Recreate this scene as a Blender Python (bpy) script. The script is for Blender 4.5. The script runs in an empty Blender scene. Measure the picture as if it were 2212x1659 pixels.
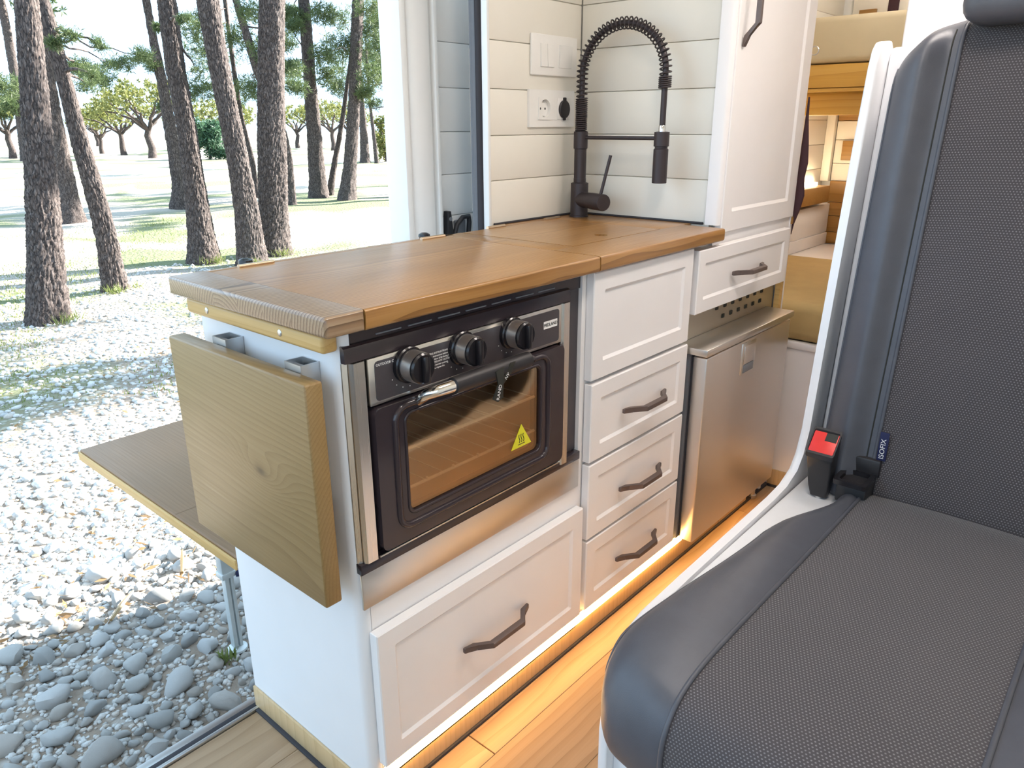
import bpy, bmesh, math, random
import numpy as np
from mathutils import Vector, Matrix

# ------------------------------------------------------------------ camera, sky, sun, exposure
S = bpy.context.scene
C = S.collection
cam_d = bpy.data.cameras.new('camera')
cam_d.sensor_fit = 'HORIZONTAL'; cam_d.sensor_width = 36.0
cam_d.lens = 1604.93 * 36.0 / 2212.0
cam_d.clip_start = 0.02; cam_d.clip_end = 500
cam = bpy.data.objects.new('camera', cam_d); C.objects.link(cam)
cR = Vector((0.65778, -0.75320, -0.00369)); cU = Vector((0.25073, 0.21434, 0.94403)); cF = Vector((0.71025, 0.62189, -0.32984))
cam.matrix_world = Matrix(((cR.x, cU.x, -cF.x, -0.5821), (cR.y, cU.y, -cF.y, -0.8296), (cR.z, cU.z, -cF.z, 1.1367), (0, 0, 0, 1)))
S.camera = cam
S.view_settings.view_transform = 'Standard'; S.view_settings.look = 'None'
S.view_settings.gamma = 1.0; S.view_settings.use_curve_mapping = False
S.view_settings.exposure = 0.15

W = bpy.data.worlds.new('sky'); S.world = W; W.use_nodes = True
wn = W.node_tree; wb = wn.nodes['Background']
wb.inputs[0].default_value = (0.53, 0.76, 1.0, 1); wb.inputs[1].default_value = 2.6

sun_d = bpy.data.lights.new('sun', 'SUN'); sun_d.energy = 30.0; sun_d.angle = math.radians(0.6); sun_d.color = (1.0, 0.95, 0.87)
sun = bpy.data.objects.new('sun', sun_d); C.objects.link(sun)
sd = Vector((-1.0, 0.31, 0)).normalized() * math.cos(math.radians(28)); sd.z = -math.sin(math.radians(28))
sun.rotation_euler = sd.to_track_quat('-Z', 'Y').to_euler(); sun.location = (10, -4, 8)

def portal(name, loc, size_x, size_y, direction):
    d = bpy.data.lights.new(name, 'AREA'); d.shape = 'RECTANGLE'; d.size = size_x; d.size_y = size_y
    d.cycles.is_portal = True
    o = bpy.data.objects.new(name, d); C.objects.link(o); o.location = loc
    o.rotation_euler = Vector(direction).to_track_quat('-Z', 'Y').to_euler()
    return o
portal('door_opening_portal', (-0.2, 0.66, 0.9), 2.0, 1.9, (0, -1, 0))
portal('windscreen_portal', (-1.78, -0.45, 1.35), 1.9, 1.1, (1, 0, 0))
portal('cab_window_portal', (-1.1, -1.47, 1.3), 1.0, 0.8, (0, 1, 0))

# ------------------------------------------------------------------ helpers
random.seed(7); rng = np.random.default_rng(11)
BASE = {}
def link(o, parent=None, base=(0, 0, 0)):
    C.objects.link(o)
    if parent is not None: o.parent = parent
    BASE[o.name] = Vector(base)
    return o
def props(o, label=None, cat=None, group=None, kind=None):
    for k, v in (('label', label), ('category', cat), ('group', group), ('kind', kind)):
        if v: o[k] = v
    return o
def thing(name, label, cat, base, group=None):
    o = bpy.data.objects.new(name, None); o.empty_display_size = 0.05
    link(o, None, base); o.location = base
    return props(o, label, cat, group)
def finish(bm, name, mat, base, smooth, recalc=True):
    if recalc: bmesh.ops.recalc_face_normals(bm, faces=bm.faces[:])
    bmesh.ops.translate(bm, verts=bm.verts[:], vec=-Vector(base))
    me = bpy.data.meshes.new(name); bm.to_mesh(me); bm.free()
    if smooth is not None and len(me.polygons):
        me.polygons.foreach_set('use_smooth', [True] * len(me.polygons))
        if smooth < 179: me.set_sharp_from_angle(angle=math.radians(smooth))
    if mat: me.materials.append(mat)
    return me
def part(name, bm, mat, parent, smooth=35, label=None, kind=None):
    b = BASE[parent.name]
    o = bpy.data.objects.new(name, finish(bm, name, mat, b, smooth))
    link(o, parent, b)
    return props(o, label, None, None, kind)
def solo(name, bm, mat, base, label=None, cat=None, group=None, kind=None, smooth=35):
    o = bpy.data.objects.new(name, finish(bm, name, mat, base, smooth))
    link(o, None, base); o.location = base
    return props(o, label, cat, group, kind)
def struct(name, bm, mat, base=(0, 0, 0), smooth=35):
    return solo(name, bm, mat, base, kind='structure', smooth=smooth)

def NB(): return bmesh.new()
def box(bm, x0, x1, y0, y1, z0, z1, bev=0.0, seg=2):
    vs = [bm.verts.new((x, y, z)) for x in (x0, x1) for y in (y0, y1) for z in (z0, z1)]
    fs = [(0, 1, 3, 2), (4, 6, 7, 5), (0, 4, 5, 1), (2, 3, 7, 6), (0, 2, 6, 4), (1, 5, 7, 3)]
    ff = [bm.faces.new([vs[i] for i in f]) for f in fs]
    if bev > 0:
        ed = list({e for f in ff for e in f.edges})
        bmesh.ops.bevel(bm, geom=ed, offset=bev, segments=seg, affect='EDGES', profile=0.5)
    return bm
def bx(*a, **k): return box(NB(), *a, **k)
def frame_of(d):
    d = Vector(d).normalized()
    u = d.cross(Vector((0, 0, 1)))
    if u.length < 1e-3: u = d.cross(Vector((0, 1, 0)))
    u.normalize(); return u, u.cross(d)
def ring_loop(bm, c, u, v, ru, rv, n, ph=0):
    return [bm.verts.new(Vector(c) + u * (math.cos(2 * math.pi * i / n + ph) * ru) + v * (math.sin(2 * math.pi * i / n + ph) * rv)) for i in range(n)]
def bridge(bm, a, b):
    n = len(a)
    for i in range(n): bm.faces.new((a[i], a[(i + 1) % n], b[(i + 1) % n], b[i]))
def cyl(bm, p0, p1, r0, r1=None, n=20, cap=True):
    r1 = r0 if r1 is None else r1
    u, v = frame_of(Vector(p1) - Vector(p0))
    a = ring_loop(bm, p0, u, v, r0, r0, n); b = ring_loop(bm, p1, u, v, r1, r1, n)
    bridge(bm, a, b)
    if cap: bm.faces.new(a[::-1]); bm.faces.new(b)
    return bm
def lathe(bm, p0, d, prof, n=24):
    u, v = frame_of(d); d = Vector(d).normalized(); prev = None
    for (h, r) in prof:
        L = ring_loop(bm, Vector(p0) + d * h, u, v, max(r, 1e-5), max(r, 1e-5), n)
        if prev: bridge(bm, prev, L)
        else: bm.faces.new(L[::-1])
        prev = L
    bm.faces.new(prev); return bm
def tube(bm, pts, rad, n=10, closed=False):
    pts = [Vector(p) for p in pts]; N = len(pts)
    rad = rad if hasattr(rad, '__len__') else [rad] * N
    loops = []; u = None
    for i in range(N):
        if closed: d = (pts[(i + 1) % N] - pts[i - 1])
        else: d = pts[min(i + 1, N - 1)] - pts[max(i - 1, 0)]
        d.normalize()
        if u is None: u, _ = frame_of(d)
        u = (u - d * u.dot(d)).normalized(); v = d.cross(u)
        loops.append(ring_loop(bm, pts[i], u, v, rad[i], rad[i], n))
    for i in range(N - 1): bridge(bm, loops[i], loops[i + 1])
    if closed: bridge(bm, loops[-1], loops[0])
    else: bm.faces.new(loops[0][::-1]); bm.faces.new(loops[-1])
    return bm
def prism(bm, poly, ax, a, b, bev=0.0):
    """polygon given in the two other axes (cyclic order x,y,z without ax), extruded along ax from a to b"""
    def P(p, t):
        return {'x': (t, p[0], p[1]), 'y': (p[0], t, p[1]), 'z': (p[0], p[1], t)}[ax]
    A = [bm.verts.new(P(p, a)) for p in poly]; B = [bm.verts.new(P(p, b)) for p in poly]
    fs = [bm.faces.new(A[::-1]), bm.faces.new(B)]
    n = len(A)
    for i in range(n): fs.append(bm.faces.new((A[i], A[(i + 1) % n], B[(i + 1) % n], B[i])))
    if bev > 0:
        ed = list({e for f in fs for e in f.edges})
        bmesh.ops.bevel(bm, geom=ed, offset=bev, segments=2, affect='EDGES', profile=0.5)
    return bm
def rr(x0, x1, z0, z1, r, n=6):
    """rounded rectangle outline, 4*n points"""
    out = []
    for (cx, cz, a0) in ((x1 - r, z1 - r, 0), (x0 + r, z1 - r, 90), (x0 + r, z0 + r, 180), (x1 - r, z0 + r, 270)):
        for k in range(n):
            a = math.radians(a0 + 90.0 * k / (n - 1)); out.append((cx + r * math.cos(a), cz + r * math.sin(a)))
    return out
def ring_plate(bm, outer, inner, ax, a, b):
    def P(p, t):
        return {'x': (t, p[0], p[1]), 'y': (p[0], t, p[1]), 'z': (p[0], p[1], t)}[ax]
    OA = [bm.verts.new(P(p, a)) for p in outer]; IA = [bm.verts.new(P(p, a)) for p in inner]
    OB = [bm.verts.new(P(p, b)) for p in outer]; IB = [bm.verts.new(P(p, b)) for p in inner]
    bridge(bm, OA, IA); bridge(bm, OB, IB); bridge(bm, OA, OB); bridge(bm, IA, IB)
    return bm
def grid(bm, f, nu, nv):
    V = [[bm.verts.new(f(i / (nu - 1), j / (nv - 1))) for j in range(nv)] for i in range(nu)]
    for i in range(nu - 1):
        for j in range(nv - 1): bm.faces.new((V[i][j], V[i + 1][j], V[i + 1][j + 1], V[i][j + 1]))
    return V
def copy_tree(o, parent=None):
    c = o.copy(); link(c, parent, BASE[o.name])
    for ch in o.children: copy_tree(ch, c)
    return c
def np_mesh(name, verts, faces, mat, smooth=False):
    me = bpy.data.meshes.new(name)
    verts = np.asarray(verts, np.float32); faces = np.asarray(faces, np.int32); k = faces.shape[1]
    me.vertices.add(len(verts)); me.vertices.foreach_set('co', verts.ravel())
    me.loops.add(faces.size); me.loops.foreach_set('vertex_index', faces.ravel())
    me.polygons.add(len(faces)); me.polygons.foreach_set('loop_start', np.arange(0, faces.size, k, dtype=np.int32))
    me.polygons.foreach_set('use_smooth', np.full(len(faces), smooth, dtype=bool))
    me.update(calc_edges=True); me.validate()
    if mat: me.materials.append(mat)
    return me
def text(parent, name, body, size, loc, rot, mat, align='LEFT', ext=0.0002, spacing=1.0, sx=1.0):
    cu = bpy.data.curves.new(name, 'FONT'); cu.body = body; cu.size = size; cu.extrude = ext
    cu.align_x = align; cu.align_y = 'CENTER'; cu.space_line = spacing; cu.resolution_u = 3
    tmp = bpy.data.objects.new(name, cu); C.objects.link(tmp); bpy.context.view_layer.update()
    me = bpy.data.meshes.new_from_object(tmp.evaluated_get(bpy.context.evaluated_depsgraph_get())); bpy.data.objects.remove(tmp)
    me.materials.clear(); me.materials.append(mat)
    o = bpy.data.objects.new(name, me); b = BASE[parent.name]; link(o, parent, b)
    o.location = Vector(loc) - b; o.rotation_euler = rot; o.scale = (sx, 1, 1)
    return o
R90 = math.pi / 2

# ------------------------------------------------------------------ materials
class G:
    def __init__(s, name):
        s.m = bpy.data.materials.new(name); s.m.use_nodes = True
        s.t = s.m.node_tree; s.b = s.t.nodes['Principled BSDF']; s.out = s.t.nodes['Material Output']
    def n(s, typ, **kw):
        nd = s.t.nodes.new('ShaderNode' + typ); ins = kw.pop('i', {})
        for k, v in kw.items(): setattr(nd, k, v)
        for k, v in ins.items(): s.put(nd.inputs[k], v)
        return nd
    def put(s, sock, v):
        if isinstance(v, bpy.types.NodeSocket): s.t.links.new(v, sock)
        elif isinstance(v, bpy.types.Node): s.t.links.new(v.outputs[0], sock)
        else:
            if hasattr(v, '__len__') and len(v) == 3 and sock.type == 'RGBA': v = (*v, 1)
            sock.default_value = v
    def ma(s, op, a, b=None, c=None):
        nd = s.t.nodes.new('ShaderNodeMath'); nd.operation = op
        s.put(nd.inputs[0], a)
        if b is not None: s.put(nd.inputs[1], b)
        if c is not None: s.put(nd.inputs[2], c)
        return nd.outputs[0]
    def mix(s, f, a, b, mode='MIX'):
        nd = s.t.nodes.new('ShaderNodeMix'); nd.data_type = 'RGBA'; nd.blend_type = mode
        s.put(nd.inputs[0], f); s.put(nd.inputs[6], a); s.put(nd.inputs[7], b); return nd.outputs[2]
    def ramp(s, f, stops, interp='LINEAR'):
        nd = s.t.nodes.new('ShaderNodeValToRGB'); nd.color_ramp.interpolation = interp
        e = nd.color_ramp.elements
        while len(e) < len(stops): e.new(0.5)
        for k, (p, c) in enumerate(stops):
            e[k].position = p; e[k].color = (*c, 1) if hasattr(c, '__len__') else (c, c, c, 1)
        s.put(nd.inputs[0], f); return nd.outputs[0]
    def xyz(s, kind='Object'):
        tc = s.t.nodes.new('ShaderNodeTexCoord'); sp = s.t.nodes.new('ShaderNodeSeparateXYZ')
        s.t.links.new(tc.outputs[kind], sp.inputs[0]); s.co = tc.outputs[kind]
        return sp.outputs[0], sp.outputs[1], sp.outputs[2]
    def vec(s, x, y, z):
        nd = s.t.nodes.new('ShaderNodeCombineXYZ')
        for k, v in enumerate((x, y, z)): s.put(nd.inputs[k], v)
        return nd.outputs[0]
    def noise(s, v, scale, detail=3, rough=0.55, dist=0.0, out=0):
        nd = s.n('TexNoise'); s.put(nd.inputs['Vector'], v); nd.inputs['Scale'].default_value = scale
        nd.inputs['Detail'].default_value = detail; nd.inputs['Roughness'].default_value = rough; nd.inputs['Distortion'].default_value = dist
        return nd.outputs[out]
    def set(s, col=None, rough=None, metal=None, **kw):
        if col is not None: s.put(s.b.inputs['Base Color'], col)
        if rough is not None: s.put(s.b.inputs['Roughness'], rough)
        if metal is not None: s.put(s.b.inputs['Metallic'], metal)
        for k, v in kw.items(): s.put(s.b.inputs[k], v)
        return s
    def bump(s, h, strength=0.3, dist=0.002):
        nd = s.n('Bump'); nd.inputs['Strength'].default_value = strength; nd.inputs['Distance'].default_value = dist
        s.put(nd.inputs['Height'], h); s.t.links.new(nd.outputs[0], s.b.inputs['Normal']); return s

def paint(name, col, rough=0.4, var=0.03, bump=0.06):
    g = G(name); g.xyz(); nz = g.noise(g.co, 9, 3); fine = g.noise(g.co, 260, 2)
    c2 = tuple(c * (1 - var * 2) for c in col)
    g.set(g.mix(nz, c2, col), rough); g.bump(fine, bump, 0.001); return g.m
def metal(name, col, rough=0.3, axis='x', brush=True):
    g = G(name); x, y, z = g.xyz()
    if brush:
        v = {'x': g.vec(g.ma('MULTIPLY', x, 3), g.ma('MULTIPLY', y, 900), g.ma('MULTIPLY', z, 900)),
             'z': g.vec(g.ma('MULTIPLY', x, 900), g.ma('MULTIPLY', y, 900), g.ma('MULTIPLY', z, 3))}[axis]
        nz = g.noise(v, 1, 2)
        g.set(g.mix(nz, tuple(c * 0.95 for c in col), col), g.ma('ADD', g.ma('MULTIPLY', nz, 0.10), rough - 0.05), 1.0)
    else:
        nz = g.noise(g.co, 30, 2); g.set(col, g.ma('ADD', g.ma('MULTIPLY', nz, 0.06), rough), 1.0)
    return g.m
def plain(name, col, rough=0.5, metal_=0.0, var=0.08, scale=60, bump=0.05, **kw):
    g = G(name); g.xyz(); nz = g.noise(g.co, scale, 3)
    g.set(g.mix(nz, tuple(c * (1 - var) for c in col), tuple(min(1, c * (1 + var)) for c in col)), rough, metal_, **kw)
    if bump: g.bump(nz, bump, 0.001)
    return g.m
def wood(name, dark, mid, light, axis='x', stave=0.085, ring=0.011, rough=0.35, contrast=0.55, knot=None, coat=0.0, centre=-0.12, tone=0.35, wob=0.02, vary=False, shear=0.0, pith=1.6):
    """solid timber: growth rings round a pith running along the axis, in glued staves"""
    g = G(name); x, y, z = g.xyz()
    a, p, q = {'x': (x, y, z), 'y': (y, x, z), 'z': (z, x, y)}[axis]
    if axis == 'y': p, q = z, x
    if shear: p = g.ma('ADD', p, g.ma('MULTIPLY', a, shear))
    if vary:
        rv = g.n('ObjectInfo').outputs['Random']
        a = g.ma('ADD', a, g.ma('MULTIPLY', rv, 7.0)); p = g.ma('ADD', p, g.ma('MULTIPLY', g.ma('SUBTRACT', g.ma('FRACT', g.ma('MULTIPLY', rv, 17.3)), 0.5), 0.22))
    if stave:
        idx = g.ma('FLOOR', g.ma('DIVIDE', p, stave)); wn1 = g.n('TexWhiteNoise', noise_dimensions='1D'); g.put(wn1.inputs['W'], idx)
        rnd = wn1.outputs[0]
        pc = g.ma('ADD', g.ma('MULTIPLY', g.ma('ADD', idx, 0.5), stave), g.ma('MULTIPLY', g.ma('SUBTRACT', rnd, 0.5), stave * pith))
        qc = g.ma('ADD', centre, g.ma('MULTIPLY', rnd, centre * 0.8))
    else: rnd, pc, qc = 0.5, 0.02, centre
    dx = g.noise(g.vec(g.ma('MULTIPLY', a, 2.2), g.ma('MULTIPLY', p, 7), g.ma('MULTIPLY', q, 7)), 1, 2)
    wobv = g.ma('MULTIPLY', g.ma('SUBTRACT', dx, 0.5), wob)
    pp = g.ma('SUBTRACT', p, pc); qq = g.ma('SUBTRACT', q, qc)
    r = g.ma('SQRT', g.ma('ADD', g.ma('MULTIPLY', pp, pp), g.ma('MULTIPLY', qq, qq)))
    r = g.ma('ADD', r, wobv)
    kn = None
    if knot:
        da = g.ma('SUBTRACT', a, knot[0]); dp = g.ma('SUBTRACT', p, knot[1])
        d2 = g.ma('ADD', g.ma('MULTIPLY', g.ma('MULTIPLY', da, da), 0.25), g.ma('MULTIPLY', dp, dp))
        ex = g.ma('EXPONENT', g.ma('MULTIPLY', d2, -1.0 / (knot[2] ** 2)))
        r = g.ma('ADD', r, g.ma('MULTIPLY', ex, 0.035))
        kn = g.ma('EXPONENT', g.ma('MULTIPLY', d2, -1.0 / ((knot[2] * 0.22) ** 2)))
    s = g.ma('FRACT', g.ma('DIVIDE', r, ring))
    late = g.ma('POWER', s, 2.2)
    fine = g.noise(g.vec(g.ma('MULTIPLY', a, 6), g.ma('MULTIPLY', p, 260), g.ma('MULTIPLY', q, 260)), 1, 3, 0.6)
    big = g.noise(g.vec(g.ma('MULTIPLY', a, 2.5), g.ma('MULTIPLY', p, 9), g.ma('MULTIPLY', q, 9)), 1, 2)
    f = g.ma('ADD', g.ma('MULTIPLY', late, contrast), g.ma('MULTIPLY', fine, 0.45))
    col = g.ramp(f, [(0.0, light), (0.42, mid), (1.0, dark)])
    col = g.mix(g.ma('MULTIPLY', g.ma('SUBTRACT', big, 0.38), tone * 2.2), col, dark)
    if stave: col = g.mix(g.ma('MULTIPLY', rnd, tone * 0.5), col, mid)
    if kn is not None: col = g.mix(g.ma('MULTIPLY', kn, 0.8), col, tuple(c * 0.45 for c in dark))
    g.set(col, g.ma('ADD', g.ma('MULTIPLY', fine, 0.18), rough - 0.08))
    if coat: g.b.inputs['Coat Weight'].default_value = coat; g.b.inputs['Coat Roughness'].default_value = 0.25
    g.bump(g.ma('ADD', g.ma('MULTIPLY', late, 0.5), fine), 0.12, 0.001); return g.m
def emit(name, col, strength):
    g = G(name); g.set((0.8, 0.8, 0.8), 0.5)
    g.b.inputs['Emission Color'].default_value = (*col, 1); g.b.inputs['Emission Strength'].default_value = strength; return g.m

M = {}
M['white'] = paint('cabinet white paint', (0.86, 0.835, 0.825), 0.38)
M['panel'] = paint('end panel white paint', (0.86, 0.86, 0.87), 0.45)
M['cream'] = paint('wall board cream paint', (0.83, 0.79, 0.70), 0.45, 0.03, 0.1)
M['doorwhite'] = paint('door lining white', (0.80, 0.81, 0.80), 0.45)
M['vanwhite'] = paint('van body white', (0.86, 0.87, 0.86), 0.22, 0.01, 0.02)
M['steel'] = metal('brushed stainless steel', (0.74, 0.71, 0.66), 0.30, 'x')
M['steelv'] = metal('brushed stainless trim', (0.80, 0.76, 0.70), 0.26, 'z')
M['zinc'] = metal('galvanised plate', (0.55, 0.53, 0.47), 0.42, 'x')
M['fridge'] = metal('brushed fridge door', (0.78, 0.74, 0.70), 0.36, 'x')
M['chrome'] = metal('chrome', (0.85, 0.83, 0.80), 0.10, brush=False)
M['alu'] = metal('anodised aluminium', (0.66, 0.67, 0.68), 0.38, 'x')
M['alu_leg'] = plain('grey coated leg', (0.56, 0.60, 0.60), 0.4, 0.3)
M['brass'] = metal('brass hinge', (0.72, 0.56, 0.40), 0.35, brush=False)
M['enamel'] = plain('black enamel', (0.036, 0.026, 0.030), 0.16, 0, 0.1, 20, 0.0)
M['blackpl'] = plain('black plastic', (0.022, 0.020, 0.022), 0.45)
M['blackgl'] = plain('glossy black plastic', (0.014, 0.012, 0.014), 0.2, bump=0)
M['faucet'] = plain('matt black tap', (0.045, 0.034, 0.036), 0.42, 0.35)
M['rubber'] = plain('black rubber', (0.03, 0.028, 0.034), 0.7)
M['rubber_g'] = plain('grey rubber seal', (0.17, 0.18, 0.20), 0.6)
M['handle'] = plain('bronze grey handle', (0.15, 0.115, 0.105), 0.42, 0.5)
M['panel_dark'] = plain('dark control panel', (0.055, 0.047, 0.052), 0.35, bump=0)
M['print'] = plain('white print', (0.80, 0.78, 0.76), 0.6, bump=0)
M['yellow'] = plain('yellow sticker', (0.72, 0.68, 0.03), 0.45, bump=0)
M['ink'] = plain('black print', (0.02, 0.02, 0.015), 0.6, bump=0)
M['plastic_w'] = plain('white socket plastic', (0.83, 0.81, 0.77), 0.35, var=0.02, bump=0)
M['seat_shell'] = plain('white seat shell', (0.86, 0.86, 0.88), 0.33, var=0.02, bump=0)
M['red'] = plain('red release button', (0.80, 0.03, 0.025), 0.35, bump=0)
M['navy'] = plain('navy woven tag', (0.012, 0.016, 0.07), 0.7)
M['worktop'] = wood('honey stained worktop', (0.13, 0.050, 0.010), (0.35, 0.165, 0.042), (0.48, 0.255, 0.080), 'x', 0.085, 0.0065, 0.34, 0.50, coat=0.45, tone=0.40, pith=5.0, centre=-0.07)
M['endboard'] = wood('grey brown sky tinted worktop end', (0.13, 0.070, 0.035), (0.30, 0.185, 0.10), (0.46, 0.33, 0.21), 'x', 0.07, 0.0068, 0.30, 0.80, coat=0.45, tone=0.15, wob=0.006, pith=4.2, centre=-0.055)  # same orange timber as the worktop; grey sky reflection mixed into its colours
M['flap'] = wood('ash brown flap timber', (0.165, 0.092, 0.030), (0.275, 0.172, 0.064), (0.34, 0.225, 0.095), 'y', 0, 0.0062, 0.38, 0.32, knot=(-0.053, 0.192, 0.035), centre=0.25, tone=0.22, shear=-0.07)
M['table'] = wood('walnut stained table', (0.13, 0.064, 0.024), (0.22, 0.118, 0.050), (0.28, 0.160, 0.073), 'y', 0.0, 0.006, 0.45, 0.25, tone=0.25, centre=0.4)
M['batten'] = wood('golden batten', (0.36, 0.19, 0.05), (0.58, 0.36, 0.12), (0.66, 0.44, 0.18), 'y', 0, 0.014, 0.4, 0.3, tone=0.2)
M['pine'] = wood('varnished pine', (0.42, 0.19, 0.03), (0.66, 0.38, 0.08), (0.72, 0.46, 0.13), 'y', 0, 0.017, 0.35, 0.4, tone=0.25, vary=True)
M['darkwood'] = wood('brown stained board', (0.17, 0.08, 0.018), (0.34, 0.175, 0.045), (0.42, 0.23, 0.065), 'y', 0, 0.014, 0.45, 0.4, vary=True)
M['oak'] = wood('oak effect skirting', (0.42, 0.27, 0.13), (0.60, 0.42, 0.22), (0.66, 0.48, 0.27), 'z', 0, 0.013, 0.42, 0.35, tone=0.2, vary=True)
M['floor'] = wood('oak vinyl floor', (0.23, 0.14, 0.075), (0.36, 0.24, 0.138), (0.43, 0.30, 0.185), 'x', 0, 0.021, 0.36, 0.42, centre=-0.05, tone=0.25, wob=0.05, vary=True)
M['led'] = emit('warm led strip', (1.0, 0.53, 0.16), 27.0)
M['fill_soft'] = emit('bunk fill diffuser', (1.0, 0.92, 0.82), 11.0)  # glow of the unseen lamp added under the bunk
M['led_soft'] = emit('soft warm white strip', (1.0, 0.80, 0.52), 30.0)
M['lamp'] = emit('ceiling fill diffuser', (1.0, 0.90, 0.83), 29.0)  # glow of the fill lamps added overhead
M['mustard'] = plain('mustard upholstery', (0.46, 0.33, 0.14), 0.85, var=0.12, scale=14, bump=0.15)
M['beige'] = plain('beige mattress cover', (0.62, 0.53, 0.35), 0.85, var=0.08, scale=12, bump=0.15)
M['curtain'] = plain('dark plum strap', (0.045, 0.016, 0.022), 0.8)
M['oven_in'] = plain('oven lining', (0.56, 0.38, 0.22), 0.45, 0.2, 0.15, 6, 0.0)
M['satin'] = metal('satin chrome', (0.86, 0.84, 0.81), 0.34, brush=False)
M['rackwire'] = plain('pale rack wire', (0.95, 0.93, 0.90), 0.5, 0.0, bump=0)
M['bolt'] = metal('zinc screw', (0.62, 0.60, 0.58), 0.28, brush=False)

g = G('warm reflection oven glass'); g.xyz(); nz = g.noise(g.co, 4, 2)
g.set(g.mix(nz, (0.60, 0.41, 0.23), (0.66, 0.46, 0.27)), 0.06, 1.0)  # tan reflection of the cabin painted in as the mirror tint
tr = g.n('BsdfTransparent'); tr.inputs[0].default_value = (0.92, 0.82, 0.70, 1); mx = g.n('MixShader'); mx.inputs[0].default_value = 0.62
g.t.links.new(g.b.outputs[0], mx.inputs[1]); g.t.links.new(tr.outputs[0], mx.inputs[2]); g.t.links.new(mx.outputs[0], g.out.inputs[0])
M['glass'] = g.m

def leather(name, col):
    g = G(name); g.xyz(); v = g.n('TexVoronoi', feature='DISTANCE_TO_EDGE'); g.put(v.inputs['Vector'], g.co); v.inputs['Scale'].default_value = 520
    nz = g.noise(g.co, 26, 4)
    g.set(g.mix(nz, tuple(c * 0.82 for c in col), tuple(c * 1.15 for c in col)), 0.42)
    g.bump(g.ma('ADD', g.ma('MINIMUM', v.outputs[0], 0.2), g.ma('MULTIPLY', nz, 0.6)), 0.22, 0.0012); return g.m
M['leather'] = leather('grey leatherette', (0.084, 0.088, 0.106))
g = G('dotted seat fabric'); x, y, z = g.xyz()
u = g.ma('MULTIPLY', g.ma('ADD', x, z), 210); w = g.ma('MULTIPLY', y, 210)
row = g.ma('FLOOR', u); fu = g.ma('SUBTRACT', g.ma('FRACT', u), 0.5)
fw = g.ma('SUBTRACT', g.ma('FRACT', g.ma('ADD', w, g.ma('MULTIPLY', g.ma('MODULO', row, 2.0), 0.5))), 0.5)
d = g.ma('SQRT', g.ma('ADD', g.ma('MULTIPLY', fu, fu), g.ma('MULTIPLY', fw, fw)))
dot = g.ramp(d, [(0.16, 1.0), (0.30, 0.0)]); nz = g.noise(g.co, 7, 3); th = g.noise(g.co, 700, 2)
base = g.mix(nz, (0.042, 0.035, 0.038), (0.062, 0.052, 0.056))
g.set(g.mix(g.ma('MULTIPLY', dot, g.ma('ADD', 0.25, g.ma('MULTIPLY', th, 0.6))), base, (0.30, 0.29, 0.29)), 0.8)
g.b.inputs['Sheen Weight'].default_value = 0.25
g.bump(g.ma('ADD', dot, th), 0.25, 0.001); M['fabric'] = g.m

# outdoors
g = G('pine bark'); x, y, z = g.xyz()
v = g.n('TexVoronoi', feature='DISTANCE_TO_EDGE'); g.put(v.inputs['Vector'], g.vec(g.ma('MULTIPLY', x, 46), g.ma('MULTIPLY', y, 46), g.ma('MULTIPLY', z, 12)))
v.inputs['Scale'].default_value = 1.0
n1 = g.noise(g.vec(g.ma('MULTIPLY', x, 40), g.ma('MULTIPLY', y, 40), g.ma('MULTIPLY', z, 14)), 1, 5, 0.65); n2 = g.noise(g.co, 2.2, 2)
crack = g.ramp(v.outputs[0], [(0.0, 0.0), (0.16, 1.0)])
c = g.ramp(n1, [(0.25, (0.028, 0.021, 0.020)), (0.5, (0.078, 0.063, 0.058)), (0.78, (0.21, 0.18, 0.168))])
c = g.mix(g.ma('MULTIPLY', n2, 0.15), c, (0.22, 0.13, 0.09)); c = g.mix(crack, (0.018, 0.013, 0.012), c)
g.set(c, 0.9); g.bump(g.ma('ADD', g.ma('MULTIPLY', crack, 0.5), n1), 0.25, 0.006); M['bark'] = g.m
def leafmat(name, a, b):
    g = G(name); g.xyz(); nz = g.noise(g.co, 3.0, 3); g.set(g.mix(nz, a, b), 0.6)
    tr = g.n('BsdfTranslucent'); g.put(tr.inputs[0], g.mix(nz, a, b)); mx = g.n('MixShader'); mx.inputs[0].default_value = 0.35
    g.t.links.new(g.b.outputs[0], mx.inputs[1]); g.t.links.new(tr.outputs[0], mx.inputs[2]); g.t.links.new(mx.outputs[0], g.out.inputs[0]); return g.m
M['needles'] = leafmat('pine needles', (0.04, 0.075, 0.028), (0.14, 0.18, 0.065))
M['orchard'] = leafmat('orchard leaves', (0.13, 0.15, 0.04), (0.27, 0.27, 0.085))
M['bush'] = leafmat('bush leaves', (0.035, 0.09, 0.055), (0.09, 0.17, 0.09))
M['grass'] = leafmat('grass blades', (0.11, 0.16, 0.035), (0.28, 0.31, 0.10))
M['drygrass'] = leafmat('dry leaf litter', (0.16, 0.09, 0.04), (0.36, 0.24, 0.12))
def stonemat(name, ramp_):
    g = G(name); g.xyz(); oi = g.n('ObjectInfo'); nz = g.noise(g.co, 30, 4, 0.6); fine = g.noise(g.co, 190, 2)
    ge = g.n('NewGeometry'); rnd = g.ma('FRACT', g.ma('ADD', oi.outputs['Random'], ge.outputs['Random Per Island']))
    c = g.ramp(rnd, ramp_); c = g.mix(g.ma('MULTIPLY', nz, 0.34), c, (0.20, 0.18, 0.165)); c = g.mix(g.ramp(fine, [(0.60, 0.0), (0.72, 0.35)]), c, (0.62, 0.61, 0.58))
    g.set(c, 0.85); g.bump(g.ma('ADD', nz, g.ma('MULTIPLY', fine, 0.5)), 0.7, 0.008); return g.m
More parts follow.
